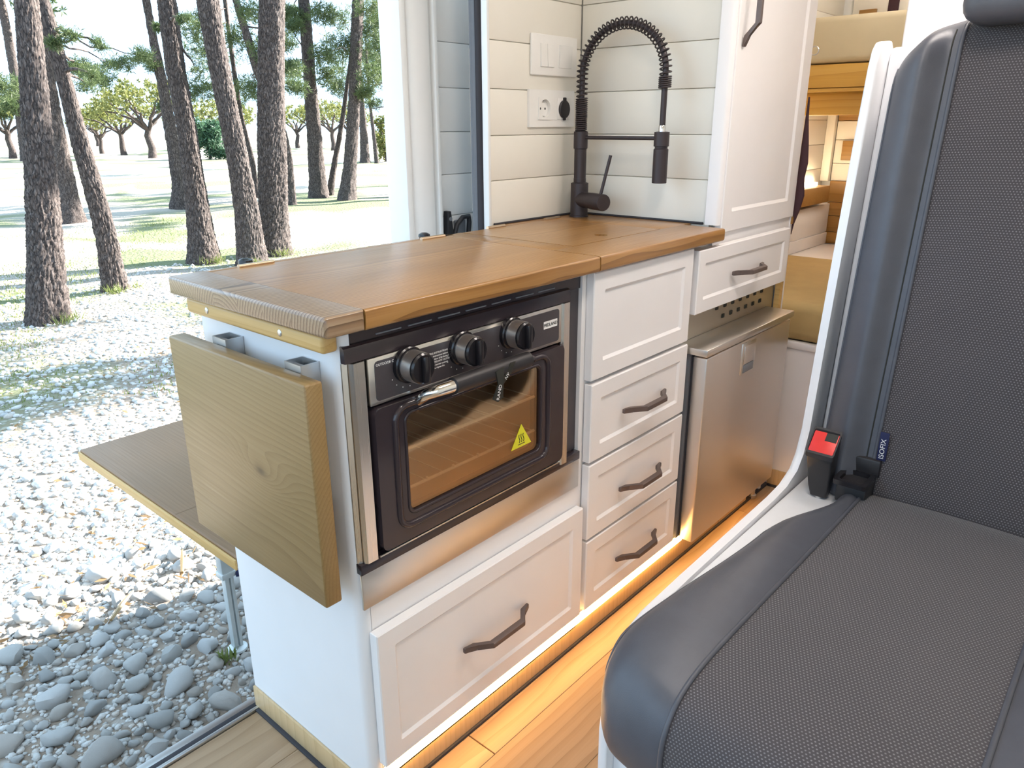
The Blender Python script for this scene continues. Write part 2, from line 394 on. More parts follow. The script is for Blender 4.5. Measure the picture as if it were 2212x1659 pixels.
M['stone'] = stonemat('river stone', [(0.0, (0.40, 0.40, 0.39)), (0.3, (0.54, 0.53, 0.50)), (0.6, (0.60, 0.59, 0.57)), (0.85, (0.52, 0.46, 0.40)), (1.0, (0.66, 0.66, 0.65))])
g = G('dry gravel soil'); x, y, z = g.xyz()
n0 = g.noise(g.co, 0.55, 4, 0.6); n1 = g.noise(g.co, 26, 5, 0.65); n2 = g.noise(g.co, 0.35, 3, 0.5, 0.5)
v = g.n('TexVoronoi', feature='F1'); g.put(v.inputs['Vector'], g.co); v.inputs['Scale'].default_value = 20
peb = g.ramp(v.outputs['Distance'], [(0.30, 1.0), (0.52, 0.0)])
soil = g.mix(n1, (0.17, 0.125, 0.092), (0.34, 0.275, 0.215))
soil = g.mix(g.ma('MULTIPLY', peb, g.ramp(n0, [(0.30, 0.25), (0.60, 0.95)])), soil, (0.46, 0.44, 0.41))
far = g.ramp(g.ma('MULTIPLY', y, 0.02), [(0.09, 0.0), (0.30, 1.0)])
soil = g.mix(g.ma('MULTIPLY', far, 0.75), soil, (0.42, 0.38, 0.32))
gm = g.ma('MULTIPLY', g.ramp(n2, [(0.47, 0.0), (0.57, 1.0)]), g.ramp(y, [(2.6, 0.0), (4.2, 1.0)]) if False else g.ma('MINIMUM', g.ma('MAXIMUM', g.ma('MULTIPLY', g.ma('SUBTRACT', y, 3.0), 0.5), 0.0), 1.0))
soil = g.mix(g.ma('MULTIPLY', gm, 0.8), soil, g.mix(n1, (0.06, 0.10, 0.025), (0.15, 0.18, 0.055)))
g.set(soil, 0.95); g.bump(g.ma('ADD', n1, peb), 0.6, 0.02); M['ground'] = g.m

# ------------------------------------------------------------------ the van shell
floor = struct('floor', bx(-1.75, 3.12, -1.42, 0.372, -0.12, -0.006), M['rubber'])
pl = NB(); box(pl, 0, 1.1975, 0, 0.1475, -0.006, 0.0, 0.0008, 1)
pl_me = finish(pl, 'plank', M['floor'], (0, 0, 0), 35)
k = 0
for r in range(12):
    y0 = 0.371 - 0.148 * (r + 1); off = -1.74 - 0.43 * ((r * 2) % 3)
    for c in range(5):
        x0 = off + 1.2 * c
        if x0 + 1.2 < -1.74 or x0 > 3.0 or x0 < -1.75 - 0.9: continue
        o = bpy.data.objects.new('plank', pl_me); link(o, floor); o.location = (x0, y0, 0)
# sill: three profiles along the door step
sill = thing('door_sill', 'aluminium and rubber sill profile along the edge of the van floor', 'sill', (-0.8, 0.39, 0))
sill['kind'] = 'structure'; del sill['category']; sill.name = 'trim_1'; BASE['trim_1'] = Vector((-0.8, 0.39, 0))
part('inner_profile', bx(-1.75, 0.003, 0.3725, 0.3805, -0.02, 0.005, 0.001), M['alu'], sill)
part('rubber_strip', bx(-1.75, 0.003, 0.381, 0.394, -0.02, 0.003, 0.001), M['rubber'], sill)
part('outer_profile', bx(-1.75, 0.003, 0.3945, 0.414, -0.05, 0.001, 0.001), M['alu'], sill)
part('skirt', bx(-1.75, 0.79, 0.375, 0.41, -0.36, -0.052, 0.004), M['vanwhite'], sill)

struct('ceiling', bx(-1.75, 3.95, -1.46, 0.50, 1.90, 1.96), M['cream'])  # roof and side walls run on unseen past the rear to lengthen the shadow
wr = NB(); box(wr, -0.75, 3.95, -1.46, -1.42, -0.4, 1.90); box(wr, -1.75, -0.75, -1.46, -1.42, -0.4, 0.85); box(wr, -1.75, -0.75, -1.46, -1.42, 1.75, 1.90)
struct('wall_right', wr, M['cream'])
wf = NB(); box(wf, -1.80, -1.75, -1.46, 0.50, -0.4, 0.80); box(wf, -1.80, -1.75, -1.46, 0.50, 1.84, 1.96)
struct('wall_front', wf, M['rubber_g'])

# left wall behind the tap: backing + boards
wl = NB(); box(wl, 0.80, 3.95, 0.4535, 0.50, -0.36, 1.90); box(wl, -1.75, -1.2, 0.4535, 0.50, -0.36, 0.85)
wall_left = struct('wall_left', wl, M['vanwhite'])
ZB = [0.86] + [0.901 + 0.1052 * i for i in range(1, 10)] + [1.899]
def board(bm, x0, x1, y0, y1, z0, z1, bev=0.0035): return box(bm, x0, x1, y0, y1, z0 + 0.0003, z1 - 0.0003, bev, 2)
for a, b in zip(ZB[:-1], ZB[1:]):
    o = part('board', board(NB(), 0.792, 1.1505, 0.4405, 0.4535, a, b), M['cream'], wall_left)
tr = struct('trim_2', bx(0.7825, 0.7915, 0.437, 0.456, 0.86, 1.90, 0.002), M['vanwhite'], (0.787, 0.44, 0.86))
seal = thing('door_seal', 'grey and black rubber seal', 'seal', (0.79, 0.48, 0.86)); del seal['category']; seal['kind'] = 'structure'; seal.name = 'trim_3'; BASE['trim_3'] = Vector((0.79, 0.48, 0.86))
s = NB(); cyl(s, (0.789, 0.468, 0.84), (0.789, 0.468, 1.90), 0.0105, n=14); part('black_lip', s, M['rubber'], seal)
s = NB(); box(s, 0.785, 0.795, 0.478, 0.492, 0.84, 1.90, 0.004); part('grey_lip', s, M['rubber_g'], seal)
part('channel', bx(0.789, 0.80, 0.456, 0.500, 0.84, 1.90), M['rubber_g'], seal)

# open sliding door standing outside, behind the seal
door = thing('sliding_door', 'door', 'door', (1.1, 0.59, 0.2)); del door['category']; door['kind'] = 'structure'; door.name = 'door_1'; BASE['door_1'] = Vector((1.1, 0.59, 0.2))
del door['label']
part('outer_skin', bx(0.672, 1.9, 0.655, 0.675, -0.2, 1.90, 0.004), M['vanwhite'], door)
part('edge_flange', bx(0.664, 0.684, 0.60, 0.676, -0.2, 1.90, 0.005), M['vanwhite'], door)
s = NB(); prism(s, [(0.684, 0.655), (0.684, 0.622), (0.69, 0.606), (0.700, 0.598), (0.712, 0.596), (0.728, 0.593), (0.744, 0.593), (0.755, 0.598), (0.76, 0.61), (0.76, 0.655)], 'z', -0.2, 1.90); part('door_column', s, M['vanwhite'], door, 50)
part('column_bead', bx(0.760, 0.772, 0.588, 0.655, -0.2, 1.90, 0.004), M['vanwhite'], door)
zd = [0.45 + 0.1045 * i for i in range(15)]
for a, b in zip(zd[:-1], zd[1:]):
    part('lining_board', board(NB(), 0.772, 1.6, 0.606, 0.618, a - 0.062, b - 0.062, 0.003), M['doorwhite'], door)
part('lining_back', bx(0.772, 1.88, 0.618, 0.654, -0.2, 1.90), M['doorwhite'], door)
part('edge_strip', bx(0.896, 0.901, 0.600, 0.607, 0.915, 1.32, 0.001), M['plastic_w'], door)
s = NB(); prism(s, [(0.782, 0.86), (0.806, 0.86), (0.797, 0.925), (0.786, 0.925)], 'y', 0.585, 0.603, 0.002); o = part('latch_lever', s, M['blackpl'], door)
s = NB(); cyl(s, (0.793, 0.583, 0.905), (0.793, 0.588, 0.905), 0.005); part('rivet', s, M['rubber_g'], o)
s = NB(); lp = [(0.815, 0.594, 0.86), (0.822, 0.59, 0.888), (0.842, 0.588, 0.905), (0.864, 0.588, 0.906), (0.868, 0.59, 0.89), (0.868, 0.594, 0.86)]
tube(s, lp, 0.0065, 10); part('pull_loop', s, M['blackpl'], door)
part('loop_inset', bx(0.822, 0.862, 0.597, 0.606, 0.855, 0.898, 0.004), M['rubber_g'], door)

# partition behind the worktop, lined with the same boards
part_w = struct('wall_partition', bx(1.163, 1.175, 0.035, 0.4535, 0.0, 1.90), M['cream'])
for a, b in zip(ZB[:-1], ZB[1:]):
    part('board', board(NB(), 1.1505, 1.163, 0.035, 0.4395, a, b), M['cream'], part_w)

# ------------------------------------------------------------------ fronts and handles
def shaker(bm, x0, x1, z0, z1, yf, th=0.018, border=0.04, rec=0.0045, slope=0.006):
    o = rr(x0, x1, z0, z1, 0.0015, 3); back = [bm.verts.new((p[0], yf + th, p[1])) for p in o]
    e0 = [bm.verts.new((p[0], yf + 0.002, p[1])) for p in o]
    o2 = rr(x0 + 0.002, x1 - 0.002, z0 + 0.002, z1 - 0.002, 0.0015, 3); e1 = [bm.verts.new((p[0], yf, p[1])) for p in o2]
    i0 = rr(x0 + border, x1 - border, z0 + border, z1 - border, 0.003, 3); e2 = [bm.verts.new((p[0], yf, p[1])) for p in i0]
    b2 = border + slope
    i1 = rr(x0 + b2, x1 - b2, z0 + b2, z1 - b2, 0.002, 3); e3 = [bm.verts.new((p[0], yf + rec, p[1])) for p in i1]
    for a, b in ((back, e0), (e0, e1), (e1, e2), (e2, e3)): bridge(bm, a, b)
    bm.faces.new(e3); bm.faces.new(back[::-1]); return bm
def handle(parent, xc, zc, yf, L=0.172, vertical=False, h=0.027):
    w = 0.0055
    path = [(-L / 2, 0), (-L / 2 + 0.024, -0.004), (-L / 2 + 0.047, -h), (L / 2 - 0.047, -h), (L / 2 - 0.024, -0.004), (L / 2, 0)]
    top = [(a, b - (0.010 if 1 <= k <= 4 else 0.007)) for k, (a, b) in enumerate(path)]
    poly = path + top[::-1]
    bm = NB()
    if not vertical: prism(bm, [(xc + a, yf + b) for a, b in poly], 'z', zc - w, zc + w, 0.0022)
    else: prism(bm, [(yf + b, zc + a) for a, b in poly], 'x', xc - w, xc + w, 0.0022)
    return part('handle', bm, M['handle'], parent, 40, label='dark bronze bow handle')

# ------------------------------------------------------------------ oven cabinet
oc = thing('oven_cabinet', 'white cabinet end unit holding the camp oven above one wide drawer', 'cabinet', (0.29, 0.19, 0))
s = NB(); N_ = 8; R_ = 0.02
prof = [(0.0, 0.385), (0.0, R_)] + [(R_ - R_ * math.cos(math.radians(90 * k / N_)), R_ - R_ * math.sin(math.radians(90 * k / N_))) for k in range(1, N_ + 1)] + [(0.021, 0.385)]
prism(s, prof, 'z', 0.05, 0.868); part('end_panel', s, M['panel'], oc, 60)
part('divider', bx(0.5725, 0.5845, 0.0, 0.385, 0.05, 0.868), M['white'], oc)
part('face_frame', bx(0.021, 0.5725, 0.0, 0.016, 0.05, 0.412), M['white'], oc)
part('shelf', bx(0.021, 0.5725, 0.016, 0.385, 0.396, 0.412), M['white'], oc)
part('back_panel', bx(0.021, 0.5725, 0.373, 0.385, 0.05, 0.396), M['white'], oc)
d1 = part('drawer', shaker(NB(), 0.014, 0.5715, 0.099, 0.368, -0.02, border=0.035), M['white'], oc, 12); handle(d1, 0.293, 0.228, -0.02, 0.182)
bt = part('batten', bx(-0.027, -0.0005, -0.004, 0.378, 0.842, 0.869, 0.006, 3), M['batten'], oc, label='golden wood batten with two screws')
for yy in (0.098, 0.308):
    s = NB(); lathe(s, (-0.0265, yy, 0.856), (-1, 0, 0), [(0, 0.0052), (0.001, 0.0052), (0.0022, 0.0035), (0.0024, 0.0)], 14); part('screw', s, M['bolt'], bt)
part('end_skirting', bx(-0.005, -0.0003, 0.0, 0.385, 0.004, 0.052, 0.0008), M['oak'], oc)
part('floor_seal', bx(-0.013, 0.0, -0.006, 0.372, 0.0002, 0.0045, 0.001), M['rubber'], oc)
# drawer cabinet
dc = thing('drawer_cabinet', 'white cabinet with fixed top panel above three drawers, beside the oven', 'cabinet', (0.79, 0.19, 0))
part('carcass', bx(0.586, 0.988, 0.001, 0.385, 0.05, 0.868), M['white'], dc)
part('top_panel', shaker(NB(), 0.5875, 0.984, 0.6455, 0.8665, -0.018, border=0.037), M['white'], dc, 12)
for z0, z1, hz in ((0.4645, 0.638, 0.549), (0.2805, 0.458, 0.360), (0.0995, 0.274, 0.178)):
    dd = part('drawer', shaker(NB(), 0.5875, 0.984, z0, z1, -0.02, border=0.034), M['white'], dc, 12); handle(dd, 0.793, hz, -0.02, 0.178)
# toe kick and led
tk = struct('baseboard_kitchen', bx(0.0, 1.30, 0.0, 0.012, 0.0075, 0.060, 0.001), M['oak'], (0.5, 0, 0))
part('floor_seal', bx(0.0, 1.66, -0.004, 0.012, 0.0003, 0.007, 0.001), M['rubber'], tk)
led = thing('led_strip', 'glowing warm light strip under the white drawer fronts', 'light strip', (0.55, -0.002, 0.066))
part('led_channel', bx(0.022, 1.06, -0.001, 0.0, 0.0605, 0.082), M['alu'], led)
part('led_diffuser', bx(0.022, 1.06, -0.007, -0.0012, 0.0615, 0.0760, 0.002), M['led'], led)
part('led_diffuser', bx(1.062, 1.49, -0.006, -0.0012, 0.080, 0.092, 0.002), M['led'], led)

# ------------------------------------------------------------------ worktops
w1 = thing('folding_worktop', 'honey-brown wooden worktop over the oven with grey end grain', 'worktop', (0.27, 0.19, 0.9))
ZT, ZU = 0.900, 0.870
s = NB(); box(s, -0.037, 0.0285, -0.03, 0.410, ZU, ZT)
for v in list(s.verts): pass
ed = [e for e in s.edges if max(v.co.x for v in e.verts) < -0.03 or (abs(e.verts[0].co.y + 0.03) < 1e-4 and abs(e.verts[1].co.y + 0.03) < 1e-4)]
bmesh.ops.bevel(s, geom=ed, offset=0.006, segments=3, affect='EDGES', profile=0.5)
part('end_board', s, M['endboard'], w1, 50, label='grey-brown end board showing growth rings')
s = NB(); box(s, 0.0289, 0.586, -0.03, 0.3905, ZU, ZT)
ed = [e for e in s.edges if abs(e.verts[0].co.y + 0.03) < 1e-4 and abs(e.verts[1].co.y + 0.03) < 1e-4 and abs(e.verts[0].co.z - e.verts[1].co.z) < 1e-4]
bmesh.ops.bevel(s, geom=ed, offset=0.005, segments=3, affect='EDGES', profile=0.5)
part('lid', s, M['worktop'], w1, 50)
part('back_rail', bx(0.0289, 0.620, 0.3935, 0.410, ZU, ZT, 0.0015), M['worktop'], w1)
for x0 in (0.082, 0.515):
    s = NB(); cyl(s, (x0, 0.392, ZT + 0.0015), (x0 + 0.07, 0.392, ZT + 0.0015), 0.0042, n=12); part('hinge', s, M['brass'], w1)
for x0 in (0.112, 0.548):
    s = NB(); lathe(s, (x0, 0.4185, 0.868), (0, 0, 1), [(0, 0.009), (0.026, 0.009), (0.034, 0.0135), (0.039, 0.0125), (0.042, 0.006), (0.0425, 0)], 16); part('support_knob', s, M['blackgl'], w1)
w2 = thing('sink_worktop', 'honey-brown wooden worktop with lid over the sink, below the tap', 'worktop', (0.85, 0.2, 0.9))
s = NB(); box(s, 0.590, 1.112, -0.03, 0.083, ZU, ZT); bmesh.ops.bevel(s, geom=[e for e in s.edges if all(abs(v.co.y + 0.03) < 1e-4 for v in e.verts) and not all(abs(v.co.x - 0.59) < 1e-3 for v in e.verts) or all(abs(v.co.x - 1.112) < 1e-4 for v in e.verts)], offset=0.006, segments=3, affect='EDGES', profile=0.5)
part('front_board', s, M['worktop'], w2, 50)
part('side_board', bx(0.590, 0.6525, 0.0833, 0.4075, ZU, ZT, 0.0012), M['worktop'], w2)
part('end_board', bx(1.0035, 1.148, 0.0833, 0.4385, ZU, ZT, 0.0012), M['worktop'], w2)
part('back_board', bx(0.795, 1.003, 0.408, 0.4385, ZU, ZT, 0.0012), M['worktop'], w2)
n_ = 12; hole = [(0.828 + 0.015 * math.cos(2 * math.pi * (k + 0.5) / 48), 0.136 + 0.015 * math.sin(2 * math.pi * (k + 0.5) / 48)) for k in range(48)]
def rect_loop(x0, x1, y0, y1, cx, cy, n):
    out = []
    for k in range(n):
        a = 2 * math.pi * (k + 0.5) / n; dx, dy = math.cos(a), math.sin(a)
        t = min(((x1 - cx) if dx > 0 else (cx - x0)) / max(abs(dx), 1e-9), ((y1 - cy) if dy > 0 else (cy - y0)) / max(abs(dy), 1e-9)); out.append([cx + dx * t, cy + dy * t])
    for c in ((x0, y0), (x1, y0), (x0, y1), (x1, y1)):
        j = min(range(n), key=lambda q: (out[q][0] - c[0]) ** 2 + (out[q][1] - c[1]) ** 2); out[j] = list(c)
    return out
s = NB(); ring_plate(s, rect_loop(0.6555, 1.0005, 0.0858, 0.4045, 0.828, 0.136, 48), hole, 'z', ZT - 0.018, ZT)
sl = part('sink_lid', s, M['worktop'], w2, 40, label='inset sink lid with a finger hole')
for x0 in (0.742, 0.962):
    s = NB(); cyl(s, (x0, 0.4065, ZT + 0.0015), (x0 + 0.062, 0.4065, ZT + 0.0015), 0.0042, n=12); part('hinge', s, M['brass'], w2)
s = NB(); tube(s, [(0.80, 0.4365, ZT + 0.002), (1.05, 0.4365, ZT + 0.002), (1.14, 0.4365, ZT + 0.002)], 0.0032, 8); tube(s, [(1.1465, 0.43, ZT + 0.002), (1.1465, 0.2, ZT + 0.002), (1.1465, 0.05, ZT + 0.002)], 0.0032, 8); part('sealant', s, M['rubber'], w2)
sk = NB(); box(sk, 0.66, 0.995, 0.09, 0.40, 0.8695, 0.8815); part('sink_plate', sk, M['rubber'], w2)

# ------------------------------------------------------------------ hanging flap, outside table
fl = thing('folding_flap', 'thick brown wooden flap hanging folded against the cabinet end', 'flap', (-0.048, 0.19, 0.45))
part('board', bx(-0.062, -0.033, -0.006, 0.384, 0.456, 0.808, 0.003, 2), M['flap'], fl, 50)
for yy in (0.272, 0.066):
    s = NB(); ring_plate(s, rr(-0.0325, -0.0005, yy - 0.021, yy + 0.021, 0.002, 3), rr(-0.0305, -0.0025, yy - 0.0185, yy + 0.0185, 0.002, 3), 'z', 0.60, 0.818)
    o = part('bracket', s, M['alu'], fl)
    s = NB(); cyl(s, (-0.0165, yy - 0.018, 0.806), (-0.0165, yy + 0.018, 0.806), 0.006, n=12); part('pivot', s, M['bolt'], o)
    s = NB(); box(s, -0.026, -0.008, yy - 0.013, yy + 0.013, 0.70, 0.802, 0.003); part('arm', s, M['rubber_g'], o)
ft = thing('folding_table', 'brown wooden folding table outside with one grey metal leg', 'table', (0.35, 0.8, -0.5))
part('tabletop', bx(0.008, 0.66, 0.402, 1.185, 0.318, 0.342, 0.004, 3), M['table'], ft, 50)
part('edge_strip', bx(0.003, 0.0079, 0.402, 1.185, 0.314, 0.337, 0.0015), M['batten'], ft)
lg = part('leg', bx(0.325, 0.367, 1.175, 1.21, -0.20, 0.317, 0.003), M['alu_leg'], ft, label='grey telescopic metal leg')
part('collar', bx(0.321, 0.371, 1.171, 1.214, -0.215, -0.195, 0.003), M['alu_leg'], lg)
part('inner_tube', bx(0.332, 0.346, 1.179, 1.206, -0.482, -0.20, 0.002), M['alu_leg'], lg)
part('inner_rail', bx(0.351, 0.362, 1.179, 1.206, -0.482, -0.20, 0.002), M['alu_leg'], lg)
s = NB(); cyl(s, (0.372, 1.18, -0.21), (0.395, 1.165, -0.21), 0.014, n=12); part('clamp_knob', s, M['navy'], lg)
s = NB(); lathe(s, (0.347, 1.192, -0.497), (0, 0, 1), [(0, 0.030), (0.004, 0.033), (0.010, 0.031), (0.016, 0.020), (0.017, 0)], 20); part('foot', s, M['alu_leg'], lg)

# ------------------------------------------------------------------ camp oven
ov = thing('camp_oven', 'black and stainless camp stove with oven built into the white cabinet', 'oven', (0.28, 0.18, 0.412))
s = NB(); box(s, 0.024, 0.571, 0.345, 0.36, 0.415, 0.862); box(s, 0.5, 0.5705, 0.012, 0.345, 0.415, 0.862); box(s, 0.024, 0.05, 0.012, 0.345, 0.415, 0.862); box(s, 0.05, 0.5, 0.012, 0.345, 0.74, 0.862); box(s, 0.05, 0.5, 0.012, 0.345, 0.415, 0.53)
part('housing', s, M['enamel'], ov)
cav = NB(); box(cav, 0.0505, 0.4995, 0.02, 0.344, 0.5305, 0.7395)
bmesh.ops.delete(cav, geom=[f for f in cav.faces if all(v.co.y < 0.03 for v in f.verts)], context='FACES_ONLY'); bmesh.ops.reverse_faces(cav, faces=cav.faces[:])
o = bpy.data.objects.new('cavity', finish(cav, 'cavity', M['oven_in'], BASE[ov.name], None, False)); link(o, ov, BASE[ov.name])
o = part('vent_panel', bx(0.024, 0.571, 0.004, 0.012, 0.838, 0.866), M['enamel'], ov)
for k in range(7): part('vent_slot', bx(0.07 + k * 0.062, 0.118 + k * 0.062, 0.0025, 0.0042, 0.850, 0.852), M['rubber_g'], o)
part('lid_front', prism(NB(), [(0.004, 0.846), (0.0, 0.8455), (-0.004, 0.843), (-0.0055, 0.838), (-0.006, 0.8215), (0.004, 0.8215)], 'x', 0.006, 0.5275), M['enamel'], ov, 20)
part('upright', bx(0.528, 0.5715, 0.008, 0.0118, 0.498, 0.8375), M['panel_dark'], ov)
# control panel
s = NB(); box(s, 0.0435, 0.4985, -0.008, 0.004, 0.7475, 0.8205, 0.002); cp = part('control_panel', s, M['steel'], ov)
s = NB(); prism(s, rr(0.0545, 0.489, 0.7535, 0.8145, 0.006, 5), 'y', -0.0092, -0.0079); part('panel_inlay', s, M['panel_dark'], cp)
text(cp, 'lettering', 'OUTDOOR CAMP STOVE', 0.0055, (0.0565, -0.0094, 0.8085), (R90, 0, 0), M['print'])
text(cp, 'lettering', 'LIGHTING INSTRUCTIONS\nRead ALL instructions before lighting\nOpen oven door & lid during lighting\nIf ignition DOES NOT OCCUR in\nsec. turn the burner controls\noff 5 minutes, repeat the\nProcedure', 0.0042, (0.1505, -0.0094, 0.7865), (R90, 0, 0), M['print'], spacing=1.15)
s = NB(); ring_plate(s, rr(0.443, 0.483, 0.783, 0.797, 0.0006, 3), rr(0.4438, 0.4822, 0.7838, 0.7962, 0.0005, 3), 'y', -0.0096, -0.0091); part('logo_frame', s, M['print'], cp)
part('logo_plate', bx(0.4435, 0.4825, -0.0094, -0.0091, 0.7835, 0.7965), M['print'], cp)
text(cp, 'lettering', 'MIDLAND', 0.0088, (0.463, -0.0097, 0.7898), (R90, 0, 0), M['ink'], 'CENTER')
for kx in (0.116, 0.230, 0.351):
    kn = part('knob', lathe(NB(), (kx, -0.009, 0.797), (0, -1, 0), [(0, 0.0285), (0.007, 0.0285), (0.009, 0.0265), (0.012, 0.026), (0.0125, 0.0)], 32), M['blackgl'], ov, label='black and chrome stove knob')
    part('knob_barrel', lathe(NB(), (kx, -0.0210, 0.797), (0, -1, 0), [(0, 0.0245), (0.020, 0.0240), (0.0205, 0.0)], 40), M['satin'], kn)
    part('knob_face', lathe(NB(), (kx, -0.0412, 0.797), (0, -1, 0), [(0, 0.0236), (0.003, 0.0236), (0.0055, 0.021), (0.0056, 0.0)], 32), M['blackgl'], kn)
    s = NB(); box(s, kx - 0.0055, kx + 0.0055, -0.056, -0.0464, 0.776, 0.818, 0.003); part('knob_grip', s, M['blackgl'], kn)
    s = NB()
    for a0 in (200, 225, 250, 275, 120, 95): 
        aa = math.radians(a0); cyl(s, (kx + 0.0325 * math.cos(aa), -0.0090, 0.789 + 0.0275 * math.sin(aa)), (kx + 0.0325 * math.cos(aa), -0.0096, 0.789 + 0.0275 * math.sin(aa)), 0.0009, n=8)
    part('dial_marks', s, M['print'], cp)
# uprights
part('side_trim', prism(NB(), [(0.013, 0.004), (0.013, -0.004), (0.017, -0.010), (0.036, -0.010), (0.040, -0.004), (0.040, 0.004)], 'z', 0.497, 0.8205), M['steelv'], ov, 20)
part('side_trim', prism(NB(), [(0.5015, 0.004), (0.5015, -0.004), (0.505, -0.009), (0.522, -0.009), (0.526, -0.004), (0.526, 0.004)], 'z', 0.489, 0.8205), M['steelv'], ov, 20)
part('edge_return', prism(NB(), [(0.006, 0.012), (0.006, 0.003), (0.0125, -0.001), (0.0125, 0.012)], 'z', 0.497, 0.8205), M['steelv'], ov, 20)
# door
DO = rr(0.0435, 0.4985, 0.5065, 0.7445, 0.012, 8); DI = rr(0.103, 0.425, 0.555, 0.7195, 0.012, 8)
s = NB(); ring_plate(s, DO, DI, 'y', -0.016, 0.008); dr = part('oven_door', s, M['enamel'], ov, 30)
rd = rr(0.080, 0.450, 0.533, 0.7365, 0.024, 8); s = NB(); tube(s, [(p[0], -0.0155, p[1]) for p in rd], 0.006, 8, closed=True); part('door_ridge', s, M['enamel'], dr, 60)
rd2 = rr(0.0995, 0.4285, 0.5515, 0.723, 0.014, 8); s = NB(); tube(s, [(p[0], -0.0155, p[1]) for p in rd2], 0.003, 8, closed=True); part('window_gasket', s, M['enamel'], dr, 60)
part('window', bx(0.1025, 0.4255, -0.0125, -0.0095, 0.5545, 0.720), M['glass'], dr)
# racks
for zz, pr in ((0.657, 0), (0.589, 1)):
    s = NB(); tube(s, [(0.104, -0.003, zz), (0.424, -0.003, zz)], 0.0027, 8)
    for k in range(9): tube(s, [(0.11 + k * 0.039, -0.003, zz), (0.11 + k * 0.039, 0.34, zz)], 0.0009, 6)
    if pr:
        for k in range(5): tube(s, [(0.15 + k * 0.06, -0.003, zz), (0.15 + k * 0.06, -0.0035, zz + 0.0055)], 0.0022, 6)
    part('oven_rack', s, M['rackwire'], ov)
part('inner_wall', bx(0.255, 0.275, 0.325, 0.34, 0.64, 0.735), M['enamel'], ov)
# door handle
s = NB(); tube(s, [(0.128, -0.016, 0.735), (0.130, -0.034, 0.750), (0.142, -0.046, 0.756), (0.170, -0.050, 0.757)], [0.007, 0.0085, 0.0095, 0.0105], 12); dh = part('door_handle', s, M['chrome'], dr, 60, label='chrome and black padded door handle')
s = NB(); lathe(s, (0.168, -0.050, 0.757), (1, 0, 0), [(0, 0.010), (0.002, 0.0135), (0.03, 0.014), (0.16, 0.014), (0.182, 0.0135), (0.187, 0.009), (0.188, 0)], 20); part('grip', s, M['blackpl'], dh)
s = NB(); tube(s, [(0.352, -0.050, 0.757), (0.368, -0.044, 0.752), (0.378, -0.016, 0.735)], 0.007, 10); part('handle_mount', s, M['enamel'], dh)
st = NB(); pts = [(0.262, -0.063, 0.735), (0.264, -0.065, 0.722), (0.266, -0.064, 0.702), (0.2665, -0.0635, 0.690)]
prism(st, [(0.252, 0.762), (0.2715, 0.766), (0.2700, 0.740), (0.2690, 0.714), (0.2560, 0.709), (0.2440, 0.717), (0.2580, 0.738)], 'y', -0.0655, -0.0635, 0.0004)
lan = part('strap_tag', st, M['ink'], dh, label='black lettered strap tied to the oven handle')
st = NB(); prism(st, [(0.262, 0.739), (0.2695, 0.734), (0.293, 0.752), (0.302, 0.768), (0.290, 0.768), (0.282, 0.757)], 'y', -0.0640, -0.0622, 0.0004); part('strap', st, M['ink'], dh)
text(lan, 'lettering', 'RAND', 0.0095, (0.2555, -0.0658, 0.7125), (R90, -1.30, 0), M['print'])
text(lan, 'lettering', 'NY', 0.0085, (0.276, -0.0645, 0.7435), (R90, -0.75, 0), M['print'])
# warning sticker
sx = [(0.3475, 0.5745), (0.376, 0.6195), (0.4045, 0.5745)]
wsn = part('warning_sticker', prism(NB(), sx, 'y', -0.0131, -0.0126), M['yellow'], dr, label='yellow triangular hot surface sticker')
s = NB(); prism(s, [(0.3665, 0.5795), (0.3860, 0.5795), (0.3860, 0.5810), (0.3665, 0.5810)], 'y', -0.01325, -0.0131)
for q in range(3):
    xs = 0.3700 + q * 0.0058; pts = [(xs + 0.0014 * math.sin(t * 6.0), -0.0132, 0.5835 + 0.0165 * t) for t in [k / 10 for k in range(11)]]
    tube(s, pts, 0.0008, 6)
part('heat_symbol', s, M['ink'], wsn)
part('ledge', bx(0.0055, 0.5715, -0.006, 0.012, 0.4785, 0.4965, 0.001), M['enamel'], ov)
part('ledge_lip', bx(0.041, 0.500, -0.0095, -0.0062, 0.4965, 0.4995, 0.0006), M['steel'], ov)
part('drip_panel', bx(0.0055, 0.5715, -0.0045, -0.0002, 0.4145, 0.478, 0.001), M['steel'], ov)

# ------------------------------------------------------------------ tap
FX, FY = 1.087, 0.388
fa = thing('kitchen_tap', 'matt black kitchen tap with spring hose arching over the sink lid', 'tap', (FX, FY, 0.9))
s = NB(); lathe(s, (FX, FY, 0.9), (0, 0, 1), [(0, 0.0255), (0.004, 0.0255), (0.005, 0.0235), (0.088, 0.0235), (0.09, 0.0165), (0.10, 0.0165)], 28); part('base', s, M['faucet'], fa)
s = NB(); lathe(s, (FX, FY, 0.99), (0, 0, 1), [(0, 0.0160), (0.085, 0.0160), (0.086, 0.0185), (0.128, 0.0185), (0.130, 0.014), (0.135, 0.0)], 28); part('column', s, M['faucet'], fa)
def arch(t):
    # up the column, over towards -y, down to the spray head
    z0, z1, yc, ry, rz = 1.12, 1.255, (FY + 0.146) / 2, (FY - 0.146) / 2, 0.112
    L1 = z1 - z0; L2 = math.pi * (ry + rz) / 2; L3 = 1.255 - 1.115; L = L1 + L2 + L3; d = t * L
    if d < L1: return Vector((FX, FY, z0 + d))
    if d < L1 + L2:
        a = (d - L1) / L2 * math.pi; return Vector((FX, yc + ry * math.cos(a), z1 + rz * math.sin(a)))
    return Vector((FX, 0.146, z1 - (d - L1 - L2)))
pts = [arch(k / 90) for k in range(91)]
s = NB(); tube(s, pts, 0.0072, 12); part('hose', s, M['faucet'], fa)
